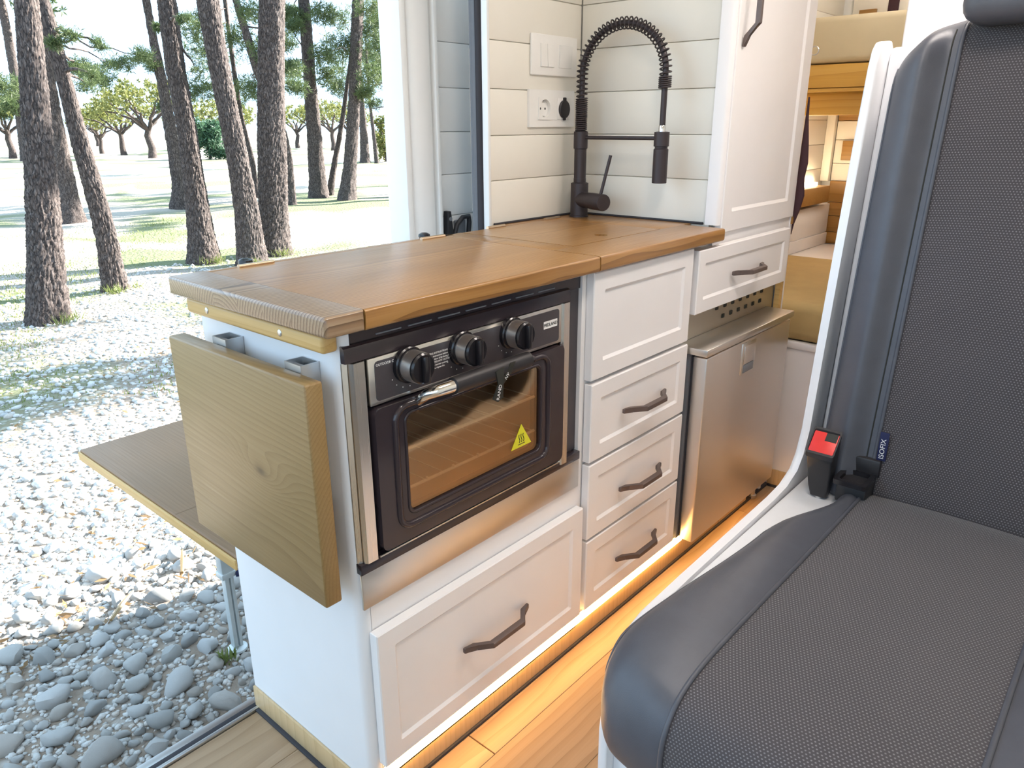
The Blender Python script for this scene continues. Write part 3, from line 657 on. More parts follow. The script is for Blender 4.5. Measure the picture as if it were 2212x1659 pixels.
def coil(t0, t1, turns, r, wire):
    out = []; n = int(turns * 12); u = Vector((1, 0, 0))
    for k in range(n + 1):
        f = k / n; t = t0 + (t1 - t0) * f; p = arch(t); d = (arch(min(1, t + 0.004)) - arch(max(0, t - 0.004))).normalized(); v = d.cross(u)
        a = 2 * math.pi * turns * f; out.append(p + u * (r * math.cos(a)) + v * (r * math.sin(a)))
    b = NB(); tube(b, out, wire, 6); return b
part('spring', coil(0.125, 0.80, 36, 0.0135, 0.0019), M['faucet'], fa, 80)
part('tight_coil', coil(0.0, 0.125, 16, 0.0140, 0.0021), M['faucet'], fa, 80)
part('tight_coil', coil(0.80, 0.842, 6, 0.0138, 0.0021), M['faucet'], fa, 80)
s = NB(); cyl(s, (FX, FY, 1.1035), (FX, 0.165, 1.1035), 0.0048, n=14); part('support_arm', s, M['faucet'], fa)
s = NB(); lathe(s, (FX, 0.146, 1.084), (0, 0, 1), [(0, 0.0165), (0.001, 0.0185), (0.034, 0.0185), (0.035, 0.012)], 24); part('clip', s, M['faucet'], fa)
s = NB(); lathe(s, (FX, 0.146, 0.998), (0, 0, 1), [(0, 0.0165), (0.001, 0.0180), (0.080, 0.0180), (0.082, 0.0155), (0.090, 0.0155)], 24); part('spray_head', s, M['faucet'], fa)
s = NB(); lathe(s, (FX, 0.146, 1.119), (0, 0, 1), [(0, 0.009), (0.012, 0.009), (0.014, 0.008)], 16); part('hose_nut', s, M['chrome'], fa)
hd = Vector((-0.38, -0.92, 0.0)).normalized(); hp = Vector((FX, FY, 0.946)) + hd * 0.012
s = NB(); lathe(s, hp, hd, [(0, 0.0205), (0.050, 0.0205), (0.0505, 0.0212), (0.051, 0.0212), (0.106, 0.0212), (0.108, 0.020), (0.1082, 0)], 28); lv = part('valve', s, M['faucet'], fa)
e0 = hp + hd * 0.092 + Vector((0, 0, 0.018)); s = NB(); cyl(s, e0, e0 + Vector((0.016, -0.016, 0.098)), 0.0042, n=12); part('lever', s, M['faucet'], lv)

# ------------------------------------------------------------------ switches and sockets
sw = thing('switch_plate', 'white double light switch plate on the boards above the socket', 'switch', (1.03, 0.435, 1.25))
part('plate', bx(0.938, 1.124, 0.4335, 0.4403, 1.252, 1.347, 0.003, 3), M['plastic_w'], sw)
for a, b in ((0.972, 0.9975), (0.9985, 1.024)): part('rocker', prism(NB(), [(0.4335, 1.272), (0.4290, 1.273), (0.4322, 1.325), (0.4335, 1.326)], 'x', a, b), M['plastic_w'], sw, 20)
part('rocker', prism(NB(), [(0.4335, 1.272), (0.4322, 1.273), (0.4290, 1.325), (0.4335, 1.326)], 'x', 1.047, 1.099), M['plastic_w'], sw, 20)
so = thing('socket_plate', 'white plate with one round power socket and one capped outlet', 'socket', (1.02, 0.435, 1.13))
s = NB(); ring_plate(s, rect_loop(0.930, 1.116, 1.130, 1.219, 0.990, 1.1745, 48), [(0.990 + 0.0215 * math.cos(2 * math.pi * (k + 0.5) / 48), 1.1745 + 0.0215 * math.sin(2 * math.pi * (k + 0.5) / 48)) for k in range(48)], 'y', 0.4335, 0.4404); part('plate', s, M['plastic_w'], so)
s = NB(); ring_plate(s, rr(0.964, 1.016, 1.148, 1.201, 0.001, 8), [(0.990 + 0.0215 * math.cos(a), 1.1745 + 0.0215 * math.sin(a)) for a in [math.radians(90 * (k // 8) + 90 * (k % 8) / 8) for k in range(32)]], 'y', 0.4305, 0.4336)
sk_ = part('socket', s, M['plastic_w'], so)
s = NB(); lathe(s, (0.990, 0.4403, 1.1745), (0, -1, 0), [(0, 0.0214), (0.0008, 0.0214), (0.0009, 0.0)], 28); part('recess', s, M['plastic_w'], sk_)
s = NB()
for dx in (-0.0095, 0.0095): cyl(s, (0.990 + dx, 0.4396, 1.1745), (0.990 + dx, 0.4390, 1.1745), 0.0028, n=12)
part('pin_holes', s, M['ink'], sk_)
s = NB()
for dz in (-0.019, 0.019): box(s, 0.9875, 0.9925, 0.4335, 0.4400, 1.1745 + dz - 0.0015, 1.1745 + dz + 0.0015)
part('earth_clips', s, M['bolt'], sk_)
part('outlet_frame', bx(1.042, 1.094, 0.4318, 0.4336, 1.148, 1.201, 0.001), M['plastic_w'], so)
s = NB(); lathe(s, (1.069, 0.4316, 1.1735), (0, -1, 0), [(0, 0.0225), (0.003, 0.0225), (0.005, 0.020), (0.0055, 0)], 28); box(s, 1.063, 1.075, 0.427, 0.4316, 1.190, 1.2025, 0.002); box(s, 1.063, 1.074, 0.427, 0.4316, 1.146, 1.156, 0.002); part('outlet_cap', s, M['blackpl'], so, label='black round dust cap')

# ------------------------------------------------------------------ wardrobe, fridge, upper drawer
wd = thing('wardrobe', 'tall white wardrobe with a drawer standing right of the sink worktop', 'wardrobe', (1.37, 0.22, 0))
s = NB(); box(s, 1.1755, 1.590, 0.014, 0.452, 0.715, 1.89); part('carcass', s, M['white'], wd)
part('corner_post', prism(NB(), [(1.1255, 0.0345), (1.1245, 0.008), (1.129, 0.002), (1.136, 0.0), (1.163, 0.0), (1.175, 0.0), (1.175, 0.0345)], 'z', 0.902, 1.89), M['white'], wd, 50)
part('side_panel', bx(1.5905, 1.604, 0.0, 0.452, 0.0, 1.89, 0.002), M['white'], wd)
wdo = part('door', shaker(NB(), 1.140, 1.588, 0.883, 1.88, -0.004, 0.0175, 0.048, 0.005, 0.008), M['white'], wd, 12); handle(wdo, 1.166, 1.392, -0.004, 0.18, True, 0.03)
part('rail', bx(1.1135, 1.5895, 0.004, 0.0138, 0.855, 0.8825), M['white'], wd)
dwr = part('drawer', shaker(NB(), 1.0005, 1.534, 0.706, 0.8585, -0.024, border=0.032), M['white'], wd, 12); handle(dwr, 1.268, 0.781, -0.024, 0.18)
part('drawer_box', bx(1.02, 1.52, -0.004, 0.40, 0.722, 0.85), M['white'], wd)
part('wood_block', bx(1.5905, 1.600, -0.004, -0.0005, 0.862, 0.882), M['darkwood'], wd)
part('wood_strip', bx(1.565, 1.586, -0.002, 0.0135, 0.60, 0.70), M['batten'], wd)
s = NB(); pts = [(1.606 + 0.004, -0.003 - 0.011 * math.cos(a), 1.322 + 0.011 * math.sin(a)) for a in [2 * math.pi * k / 16 for k in range(16)]]; tube(s, pts, 0.0016, 6, closed=True); part('ring', s, M['bolt'], wd)

vp = thing('vent_plate', 'perforated galvanised plate above the fridge', 'vent', (1.28, 0.02, 0.63))
NP = 0.9
bmv = NB(); x_edges = [1.0]
holes = [(1.195 + k * 0.0465, 0.683) for k in range(7)] + [(1.235 + k * 0.0465, 0.655) for k in range(6)]
part('plate', bx(1.005, 1.563, 0.016, 0.020, 0.62, 0.712), M['zinc'], vp)
for hx, hz in holes: part('slot', bx(hx - 0.008, hx + 0.008, 0.0148, 0.0164, hz - 0.0055, hz + 0.0055, 0.002), M['ink'], vp, label='dark oblong slot')
fr = thing('fridge', 'compact brushed steel fridge under the vent plate, right of the drawers', 'fridge', (1.27, 0.18, 0.0))
part('top_plate', bx(0.992, 1.523, -0.068, 0.0155, 0.6105, 0.6285, 0.002), M['steel'], fr)
part('body', bx(1.002, 1.555, -0.018, 0.43, 0.098, 0.6095), M['rubber_g'], fr)
part('gasket', bx(1.010, 1.515, -0.024, -0.0183, 0.105, 0.602), M['rubber'], fr)
fd = part('door', bx(1.006, 1.518, -0.062, -0.0245, 0.098, 0.604, 0.004, 3), M['fridge'], fr)
fh = part('latch', bx(1.200, 1.284, -0.0645, -0.0605, 0.512, 0.598, 0.0015), M['steel'], fd)
part('latch_flap', bx(1.211, 1.273, -0.0665, -0.0646, 0.540, 0.590, 0.0015), M['fridge'], fh)
part('latch_recess', bx(1.211, 1.273, -0.0655, -0.0646, 0.516, 0.538, 0.001), M['rubber_g'], fh)
part('plinth', bx(1.302, 1.49, 0.0, 0.012, 0.008, 0.097), M['oak'], fr)
for xx in (1.535,):
    s = NB(); lathe(s, (xx, 0.0, 0.0005), (0, 0, 1), [(0, 0.014), (0.01, 0.014), (0.012, 0.009), (0.0975, 0.009)], 16); part('foot', s, M['bolt'], fr)
# plum strap hanging beside the wardrobe
s = NB(); prev = None
for (z, w, dx) in ((1.205, 0.003, 0.0), (1.15, 0.006, 0.001), (1.08, 0.013, 0.004), (1.03, 0.016, 0.006), (0.99, 0.014, 0.003), (0.94, 0.018, 0.005), (0.90, 0.014, 0.001), (0.86, 0.006, -0.004), (0.83, 0.003, -0.006)):
    L = ring_loop(s, (1.614 + dx * 0.3, -0.002 - dx, z), Vector((0.25, -0.97, 0)), Vector((0.97, 0.25, 0)), w * 0.75, 0.004, 12)
    if prev: bridge(s, prev, L)
    else: s.faces.new(L[::-1])
    prev = L
s.faces.new(prev)
solo('curtain_strap', s, M['curtain'], (1.614, -0.002, 0.83), 'dark plum fabric strap hanging down the wardrobe side', 'strap', smooth=60)

# ------------------------------------------------------------------ rear of the van
bb = thing('platform_bed', 'white platform bed panel with oak skirting behind the fridge', 'bed', (1.66, -0.25, 0))
part('panel', bx(1.655, 1.675, -0.9, 0.452, 0.0, 0.478), M['white'], bb)
part('top_rail', bx(1.650, 1.675, -0.9, 0.452, 0.4785, 0.500, 0.002), M['white'], bb)
part('skirting', bx(1.649, 1.6545, -0.9, 0.0, 0.008, 0.062, 0.001), M['oak'], bb)
part('floor_seal', bx(1.645, 1.654, -0.9, 0.0, 0.0003, 0.0075), M['rubber'], bb)
def cushion(x0, x1, y0, y1, z0, z1, r, wr=0.0):
    b = NB(); box(b, x0, x1, y0, y1, z0, z1); bmesh.ops.bevel(b, geom=b.edges[:], offset=r, segments=5, affect='EDGES', profile=0.5)
    bmesh.ops.subdivide_edges(b, edges=[e for e in b.edges if e.calc_length() > 0.2], cuts=24, use_grid_fill=True)
    for v in b.verts:
        c = v.co; v.co += Vector((wr * math.sin(c.y * 55 + 1.3 * math.sin(c.y * 21)) * (1 if c.x < x0 + r * 1.5 and c.z < z1 - r else 0.15), 0, 0))
    return b
solo('bed_cushion', cushion(1.652, 2.52, -0.9, 0.448, 0.501, 0.622, 0.03, 0.004), M['mustard'], (2.0, -0.2, 0.501), 'mustard-brown bed cushion lying on the white base panel', 'cushion', smooth=60)
solo('rear_box', bx(2.53, 3.05, -0.9, 0.448, 0.0, 0.60, 0.004), M['white'], (2.8, -0.2, 0.0), 'white box behind the mustard bed cushion', 'box')
rwall = struct('wall_rear', bx(3.075, 3.95, -1.46, 0.4535, -0.36, 1.90), M['vanwhite'])
zz = [(0.601, 0.655, 'darkwood'), (0.656, 0.728, 'darkwood'), (0.729, 0.79, 'darkwood'), (0.791, 0.886, 'darkwood'), (0.887, 0.963, 'cream'), (0.964, 1.065, 'cream'), (1.066, 1.146, 'cream'), (1.147, 1.245, 'darkwood')] + [(1.246 + 0.105 * i, 1.350 + 0.105 * i, 'cream') for i in range(6)]
for a, b, m in zz: part('board', board(NB(), 3.06, 3.0745, -1.40, 0.40, a, b, 0.003), M[m], rwall)
part('corner_trim', bx(3.035, 3.0745, 0.402, 0.44, 0.885, 1.21, 0.003), M['cream'], rwall)
for i in range(13): part('board', board(NB(), 1.61, 3.07, 0.4405, 0.4530, 0.52 + 0.105 * i, 0.625 + 0.105 * i, 0.003), M['cream'], wall_left)
so2 = thing('outlet_block', 'small brown wooden block with a dark round knob on the rear boards', 'block', (3.04, 0.33, 1.0))
part('block', bx(3.045, 3.0595, 0.270, 0.362, 0.978, 1.062, 0.002), M['darkwood'], so2)
s = NB(); lathe(s, (3.045, 0.305, 1.018), (-1, 0, 0), [(0, 0.012), (0.004, 0.012), (0.005, 0)], 18); part('knob', s, M['curtain'], so2)
sh = thing('side_shelf', 'brown wooden shelf with glowing light strip on the rear side wall', 'shelf', (2.6, 0.40, 0.80))
part('shelf_board', bx(1.95, 2.96, 0.362, 0.4395, 0.800, 0.872, 0.003), M['darkwood'], sh)
part('led_strip', bx(1.96, 2.955, 0.418, 0.4385, 0.8725, 0.884, 0.001), M['led_soft'], sh)
sb = thing('side_box', 'white panelled box under the rear shelf', 'box', (2.6, 0.41, 0.60))
part('panel', bx(2.54, 3.055, 0.385, 0.4395, 0.6545, 0.785, 0.003), M['white'], sb)
part('rail', bx(2.54, 3.055, 0.381, 0.4395, 0.601, 0.6535, 0.003), M['white'], sb)
ub = thing('bunk_bed', 'varnished pine high bed frame under the beige mattress', 'bed', (2.4, -0.2, 1.17))
part('front_beam', bx(2.20, 2.235, -0.9, 0.438, 1.252, 1.326, 0.003), M['pine'], ub)
part('rail', bx(2.203, 2.24, -0.9, 0.438, 1.238, 1.2505, 0.003), M['pine'], ub)
part('lower_beam', bx(2.245, 2.28, -0.9, 0.438, 1.163, 1.240, 0.003), M['pine'], ub)
part('bed_board', bx(2.281, 3.03, -0.9, 0.438, 1.2405, 1.262), M['pine'], ub)
solo('mattress', cushion(2.195, 3.03, -0.9, 0.437, 1.330, 1.476, 0.02, 0.002), M['beige'], (2.5, -0.2, 1.33), 'beige mattress on the high pine bed frame', 'mattress', smooth=60)
tc = thing('tall_cabinet', 'plain tall white cabinet seen behind the seat headrest', 'cabinet', (1.55, -0.8, 0))
part('carcass', bx(1.46, 1.648, -1.415, -0.262, 0.0005, 1.89, 0.003), M['white'], tc)
part('door', bx(1.4445, 1.4595, -1.40, -0.268, 0.06, 1.87, 0.002), M['white'], tc)
# fill lamps added on the ceiling, out of view, to brighten the interior
for lx, ly, lw, ll in ((0.15, -0.55, 0.2, 'flat white fill lamp added out of view above the aisle by the oven'), (1.05, -0.55, 0.2, 'flat white fill lamp added out of view in front of the wardrobe'), (1.95, -0.1, 0.12, 'flat white fill lamp added out of view above the bed'), (2.72, 0.1, 0.10, 'flat white fill lamp added out of view above the high beige mattress')):
    lp_ = thing('ceiling_fill_lamp', ll, 'lamp', (lx, ly, 1.9), 'flat fill lamps added along the ceiling')
    s = NB(); ring_plate(s, rr(lx - lw - 0.01, lx + lw + 0.01, ly - lw / 2 - 0.01, ly + lw / 2 + 0.01, 0.02, 5), rr(lx - lw, lx + lw, ly - lw / 2, ly + lw / 2, 0.018, 5), 'z', 1.88, 1.8995); part('frame', s, M['alu'], lp_)
    part('diffuser', bx(lx - lw + 0.001, lx + lw - 0.001, ly - lw / 2 + 0.001, ly + lw / 2 - 0.001, 1.885, 1.8990), M['lamp'], lp_)

solo('wall_strap', bx(3.050, 3.0595, 0.214, 0.256, 1.50, 1.89, 0.003), M['curtain'], (3.055, 0.2, 1.5), 'dark strap hanging on the rear boards above the beige mattress', 'strap')
solo('wall_block', bx(3.045, 3.0595, 0.298, 0.368, 1.545, 1.592, 0.002), M['darkwood'], (3.05, 0.3, 1.555), 'small red-brown block on the rear boards above the mattress', 'block')
bl = thing('bunk_fill_lamp', 'small white fill lamp added unseen under the high bed board', 'lamp', (2.65, 0.1, 1.24))  # added lamp hidden behind the lower beam, brightens the boards below the bunk
part('frame', bx(2.52, 2.78, 0.0, 0.2, 1.232, 1.2402, 0.002), M['plastic_w'], bl)
part('diffuser', bx(2.53, 2.77, 0.01, 0.19, 1.2285, 1.2318), M['fill_soft'], bl)

# ------------------------------------------------------------------ the seat
se = thing('bench_seat', 'grey leatherette and dotted fabric van seat in a white shell', 'seat', (0.55, -0.65, 0))
YL, YR, PL, PR = -0.385, -0.93, -0.50, -0.805
def sstep(a, b, t):
    t = max(0, min(1, (t - a) / (b - a))); return t * t * (3 - 2 * t)
def yo(x):          # outer left edge of the cushion along its length
    return -0.372 - 0.030 * sstep(0.15, 0.60, x) - 0.055 * sstep(0.58, 0.76, x)
def cush_pt(u, v):
    """u along the section from the lower front lip over the top to the back, v across from left to right"""
    # profile (x, z)
    prof = [(0.150, 0.300), (0.118, 0.322), (0.098, 0.360), (0.092, 0.400), (0.098, 0.435), (0.118, 0.463), (0.150, 0.478), (0.20, 0.484), (0.30, 0.482), (0.45, 0.477), (0.60, 0.473), (0.72, 0.472), (0.80, 0.470), (0.85, 0.455)]
    t = u * (len(prof) - 1); i = min(int(t), len(prof) - 2); f = t - i
    p0 = prof[max(i - 1, 0)]; p1 = prof[i]; p2 = prof[i + 1]; p3 = prof[min(i + 2, len(prof) - 1)]
    def cr(k): return 0.5 * ((2 * p1[k]) + (-p0[k] + p2[k]) * f + (2 * p0[k] - 5 * p1[k] + 4 * p2[k] - p3[k]) * f * f + (-p0[k] + 3 * p1[k] - 3 * p2[k] + p3[k]) * f ** 3)
    return cr(0), cr(1)
def seat_surface(y_a, y_b, nv, edge=None, lift=0.0, top=1.0):
    """strip of the cushion between two y borders; edge 'L'/'R' rounds that side down"""
    def f(u, v):
        x, z = cush_pt(u * top, v)
        ya = yo(x) if edge == 'L' else y_a; yb = y_b
        if edge == 'R': yb = -0.93
        y = ya + (yb - ya) * v
        dl = abs(y - ya) if edge == 'L' else (abs(y - yb) if edge == 'R' else 1)
        fwd = -0.035 * (1 - ((y - (-0.65)) / 0.28) ** 2) * (1 - sstep(0.10, 0.35, x)) if abs(y + 0.65) < 0.28 else 0
        h = 0.0; xx = 0.0
        if edge:
            r = 0.045
            if dl < r: a = 1 - dl / r; h = -r * 0.75 * (1 - math.sqrt(max(0, 1 - a * a))); xx = 0.05 * (1 - math.sqrt(max(0, 1 - a * a))) * (1 - sstep(0.1, 0.2, x))
            w = (dl / abs(yb - ya)); h += 0.010 * math.sin(math.pi * min(1, w))
        else:
            w = (v - 0.5) * 2; h = 0.006 * (1 - w * w)
        n = sstep(0.40, 0.47, z)
        return Vector((x + fwd + xx - (1 - n) * h * 0.6, y, z + (h + lift) * n))
    return f
def strip(y_a, y_b, nv, edge=None, nu=64):
    b = NB(); V = grid(b, seat_surface(y_a, y_b, nv, edge), nu, nv)
    return b, V
b, V = strip(YL, PL, 18, 'L')
side = [V[i][0] for i in range(len(V))]; low = [b.verts.new((v.co.x + 0.01, v.co.y - 0.004, min(v.co.z - 0.004, 0.33) if v.co.z > 0.33 else v.co.z)) for v in side]
for i in range(len(side) - 1): b.faces.new((side[i], low[i], low[i + 1], side[i + 1]))
cu = part('seat_cushion', b, M['leather'], se, 60, label='grey leatherette side bolster of the seat cushion')
b, V = strip(PL, PR, 30, None); part('cushion_panel', b, M['fabric'], cu, 60, label='dark dotted fabric panel of the seat cushion')
b, V = strip(PR, YR, 16, 'R'); part('cushion_bolster', b, M['leather'], cu, 60)
for yy in (PL, PR):
    fsf = seat_surface(PL, PR, 3); pts = []
    for k in range(80): 
        q = fsf(k / 79, 0.0 if yy == PL else 1.0); pts.append(q + Vector((-0.0012, 0, 0.0012)))
    s = NB(); tube(s, pts, 0.0036, 8); part('piping', s, M['leather'], cu, 80)
fsf = seat_surface(YL, PL, 3, 'L'); pts = [fsf(k / 79, 0.02) + Vector((-0.001, 0.001, 0.001)) for k in range(80)]
s = NB(); tube(s, pts, 0.0022, 6); part('seam', s, M['leather'], cu, 80)
# backrest
def bx0(z): return 0.842 + 0.138 * (z - 0.54)
def ztop(y): 
    w = abs(y + 0.655) / 0.263; t = min(1.0, max(0.0, (w - 0.45) / 0.56)); return 1.312 - 0.008 * w * w - 0.105 * (1 - math.sqrt(1 - t * t))
BL, BR = -0.392, -0.918
def back_f(y_a, y_b, kind):
    def f(u, v):
        y = y_a + (y_b - y_a) * u
        zb = 0.438; zt = ztop(y); z = zb + (zt - zb) * v
        dl = min(abs(y - BL), abs(y - BR)); d = 0.0
        if kind == 'side':
            r = 0.03; bul = 0.030 * sstep(0.0, 0.06, dl) * (1 - sstep(0.055, 0.095, dl) * 0.9)
            d = bul - (0.045 * (1 - math.sqrt(max(0, 1 - (1 - dl / r) ** 2))) if dl < r else 0)
        else:
            w = (u - 0.5) * 2; d = 0.006 * (1 - w * w)
        dt = (zt - z); db = z - zb
        if dt < 0.05: d -= 0.055 * (1 - math.sqrt(max(0, 1 - (1 - dt / 0.05) ** 2)))
        if db < 0.035: d -= 0.03 * (1 - math.sqrt(max(0, 1 - (1 - db / 0.035) ** 2)))
        return Vector((bx0(z) - d, y, z))
    return f
def closed_back(y_a, y_b, kind, nu, nv=60):
    b = NB(); f = back_f(y_a, y_b, kind); V = grid(b, f, nu, nv)
    B = [[None] * nv for _ in range(nu)]
    rim = [V[i][0] for i in range(nu)] + [V[nu - 1][j] for j in range(1, nv)] + [V[i][nv - 1] for i in range(nu - 2, -1, -1)] + [V[0][j] for j in range(nv - 2, 0, -1)]
    bk = [b.verts.new((bx0(v.co.z) + 0.075, v.co.y, v.co.z)) for v in rim]
    bridge(b, rim, bk); b.faces.new(bk); return b
br = part('backrest', closed_back(BL, PL, 'side', 20), M['leather'], se, 50, label='grey leatherette side bolster of the backrest')
part('backrest_panel', closed_back(PL, PR, 'mid', 26), M['fabric'], br, 50, label='dark dotted fabric panel of the backrest')
part('backrest_bolster', closed_back(PR, BR, 'side', 20), M['leather'], br, 50)
for yy, k0 in ((PL, 0.0), (PR, 1.0)):
    f = back_f(PL, PR, 'mid'); s = NB(); tube(s, [f(k0, k / 59) + Vector((-0.0015, 0, 0)) for k in range(60)], 0.0040, 8); part('piping', s, M['leather'], br, 80)
f = back_f(BL, PL, 'side'); s = NB(); tube(s, [f(0.88, 0.01 + 0.97 * k / 59) + Vector((-0.0006, 0, 0)) for k in range(60)], 0.0012, 6); part('seam', s, M['ink'], br, 80)
f = back_f(BL, PL, 'side'); s = NB(); tube(s, [f(0.10, 0.01 + 0.97 * k / 59) + Vector((-0.001, 0, 0)) for k in range(60)], 0.0016, 6); part('seam', s, M['leather'], br, 80)
tg = part('child_seat_tag', bx(0.8350, 0.8372, -0.5205, -0.5045, 0.535, 0.592, 0.0006), M['navy'], br, label='small navy tag with white lettering')
tg.rotation_euler = (0, 0, 0)
text(tg, 'lettering', 'ISOFIX', 0.0125, (0.8346, -0.5125, 0.5385), (0, -R90, 0), M['print'], sx=1.1)
# headrest
s = NB(); box(s, 0.870, 0.985, -0.80, -0.502, 1.286, 1.52); bmesh.ops.bevel(s, geom=s.edges[:], offset=0.028, segments=4, affect='EDGES', profile=0.5); hr = part('headrest', s, M['leather'], se, 60)
s = NB(); cyl(s, (0.935, -0.60, 1.25), (0.935, -0.60, 1.34), 0.006); cyl(s, (0.935, -0.71, 1.25), (0.935, -0.71, 1.34), 0.006); part('headrest_posts', s, M['chrome'], hr)
# shell
def shell_x(z): return 0.846 + 0.130 * (z - 0.55)
prof = [(0.150, 0.0005), (0.150, 0.30), (0.158, 0.40), (0.185, 0.436), (0.25, 0.448), (0.36, 0.452), (0.70, 0.458), (0.76, 0.463), (0.81, 0.476), (0.835, 0.505), (0.848, 0.555)]
prof += [(shell_x(z), z) for z in (0.7, 0.9, 1.1, 1.235)] + [(0.945, 1.262), (0.96, 1.275), (1.01, 1.28), (1.03, 1.26), (0.98, 0.7), (0.965, 0.45), (0.95, 0.0005)]
s = NB(); prism(s, prof, 'y', -0.372, -0.356, 0.005); shl = part('shell', s, M['seat_shell'], se, 50, label='white moulded seat shell')
part('pedestal', bx(0.165, 0.94, -0.93, -0.3725, 0.0005, 0.300, 0.004), M['seat_shell'], se)
part('seat_pan', bx(0.20, 0.94, -0.93, -0.3725, 0.301, 0.448, 0.006), M['seat_shell'], se)
s = NB(); prism(s, [(shell_x(0.47) + 0.075, 0.45), (shell_x(1.25) + 0.060, 1.25), (shell_x(1.28) + 0.065, 1.268), (1.045, 1.270), (1.00, 0.45)], 'y', -0.93, -0.3725, 0.006); part('back_shell', s, M['seat_shell'], se, 50)
# buckle
bk = thing('belt_buckle', 'black seat belt buckle with red release button beside the backrest', 'buckle', (0.775, -0.425, 0.45))
def taper(z0, z1, c0, c1, w0, d0, w1, d1, n=5):
    b = NB(); prev = None
    for k in range(n + 1):
        t = k / n; e = t ** 0.6; w = w0 + (w1 - w0) * e; d = d0 + (d1 - d0) * e; c = Vector(c0).lerp(Vector(c1), t); z = z0 + (z1 - z0) * t
        L = [b.verts.new(Vector((c.x + p[0], c.y + p[1], z))) for p in rr(-d / 2, d / 2, -w / 2, w / 2, 0.004, 4)]
        if prev: bridge(b, prev, L)
        else: b.faces.new(L[::-1])
        prev = L
    b.faces.new(prev); return b
hb = taper(0.452, 0.563, (0.79, -0.425, 0), (0.772, -0.425, 0), 0.030, 0.022, 0.052, 0.036)
def slant(b):
    for v in b.verts:
        if v.co.z > 0.545: v.co.z += (v.co.x - 0.772) * 1.1
    return b
part('housing', slant(hb), M['blackpl'], bk, 40)
s = NB(); ring_plate(s, rr(0.754, 0.791, -0.451, -0.399, 0.004, 5), rr(0.757, 0.788, -0.4485, -0.4015, 0.003, 5), 'z', 0.560, 0.569); part('rim', slant(s), M['blackpl'], bk)
rb = part('release_button', slant(bx(0.7575, 0.787, -0.448, -0.402, 0.5625, 0.5675, 0.0015)), M['red'], bk, label='red release button')
part('tongue_slot', slant(bx(0.775, 0.786, -0.446, -0.425, 0.5670, 0.5682)), M['ink'], rb)
s = NB(); tube(s, [(0.792, -0.425, 0.455), (0.796, -0.426, 0.43), (0.80, -0.43, 0.40)], 0.009, 10); part('stalk', s, M['blackpl'], bk)
s = NB(); cyl(s, (0.7905, -0.425, 0.446), (0.7910, -0.425, 0.452), 0.0095); part('ferrule', s, M['bolt'], bk)
ig = thing('anchor_guide', 'black plastic child seat anchor funnel between cushion and backrest', 'anchor', (0.80, -0.48, 0.46))
s = NB(); ring_plate(s, rr(0.762, 0.832, -0.512, -0.452, 0.006, 5), rr(0.772, 0.824, -0.503, -0.461, 0.005, 5), 'z', 0.497, 0.506); part('funnel_rim', s, M['blackgl'], ig)
part('funnel', bx(0.778, 0.845, -0.510, -0.456, 0.455, 0.497, 0.004), M['blackpl'], ig)
part('flap', bx(0.828, 0.846, -0.515, -0.45, 0.50, 0.535, 0.004), M['blackpl'], ig)

# ------------------------------------------------------------------ ground outside
GZ = -0.5
def gnoise(x, y):
    return (0.014 * np.sin(2.1 * x + 1.3) * np.cos(1.7 * y - 0.6) + 0.010 * np.sin(4.3 * x - 2.2 * y) + 0.02 * np.sin(0.45 * x + 0.3) * np.sin(0.38 * y)) * np.clip((np.hypot(x - 0.35, y - 1.2) - 0.1), 0, 1)
def warp(n, lo, hi, c):
    t = np.linspace(-1, 1, n); t = np.sign(t) * np.abs(t) ** 2.6
    return c + np.where(t < 0, t * (c - lo), t * (hi - c))
gx = warp(190, -60, 130, 2.0); gy = warp(220, -40, 170, 4.0)
GX, GY = np.meshgrid(gx, gy, indexing='ij'); GH = GZ + gnoise(GX, GY)
gv = np.stack([GX, GY, GH], -1).reshape(-1, 3); nx_, ny_ = len(gx), len(gy)
ii = np.arange((nx_ - 1) * (ny_ - 1)); a_ = (ii // (ny_ - 1)) * ny_ + ii % (ny_ - 1)
gf = np.stack([a_, a_ + ny_, a_ + ny_ + 1, a_ + 1], 1)
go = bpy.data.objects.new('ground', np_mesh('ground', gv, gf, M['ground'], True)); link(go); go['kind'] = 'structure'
def gh(x, y): return GZ + float(gnoise(np.array(x), np.array(y)))

# ------------------------------------------------------------------ stones
def rock(seed, sub=2):
    r = random.Random(seed); b = NB(); bmesh.ops.create_icosphere(b, subdivisions=sub, radius=1.0)
    planes = [(Vector((r.gauss(0, 1), r.gauss(0, 1), r.gauss(0, 0.8))).normalized(), r.uniform(0.5, 0.84)) for _ in range(15)]
    off = Vector((r.random() * 50, r.random() * 50, 0))
    from mathutils import noise as mn
    for v in b.verts:
        for n, d in planes:
            e = v.co.dot(n) - d
            if e > 0: v.co -= n * e * 0.85
        v.co *= 1 + 0.10 * mn.noise(v.co * 1.7 + off)
    return b
ROCK = []
for k in range(12):
    me = finish(rock(k), 'stone', M['stone'], (0, 0, 0), 50); ROCK.append(me)
pl_x, pl_y, pl_r = [], [], []
def wedge(y, rr_=0.0): return (-0.62 + 0.15 * (y + 0.83), -0.50 + 0.53 * (y + 0.83))
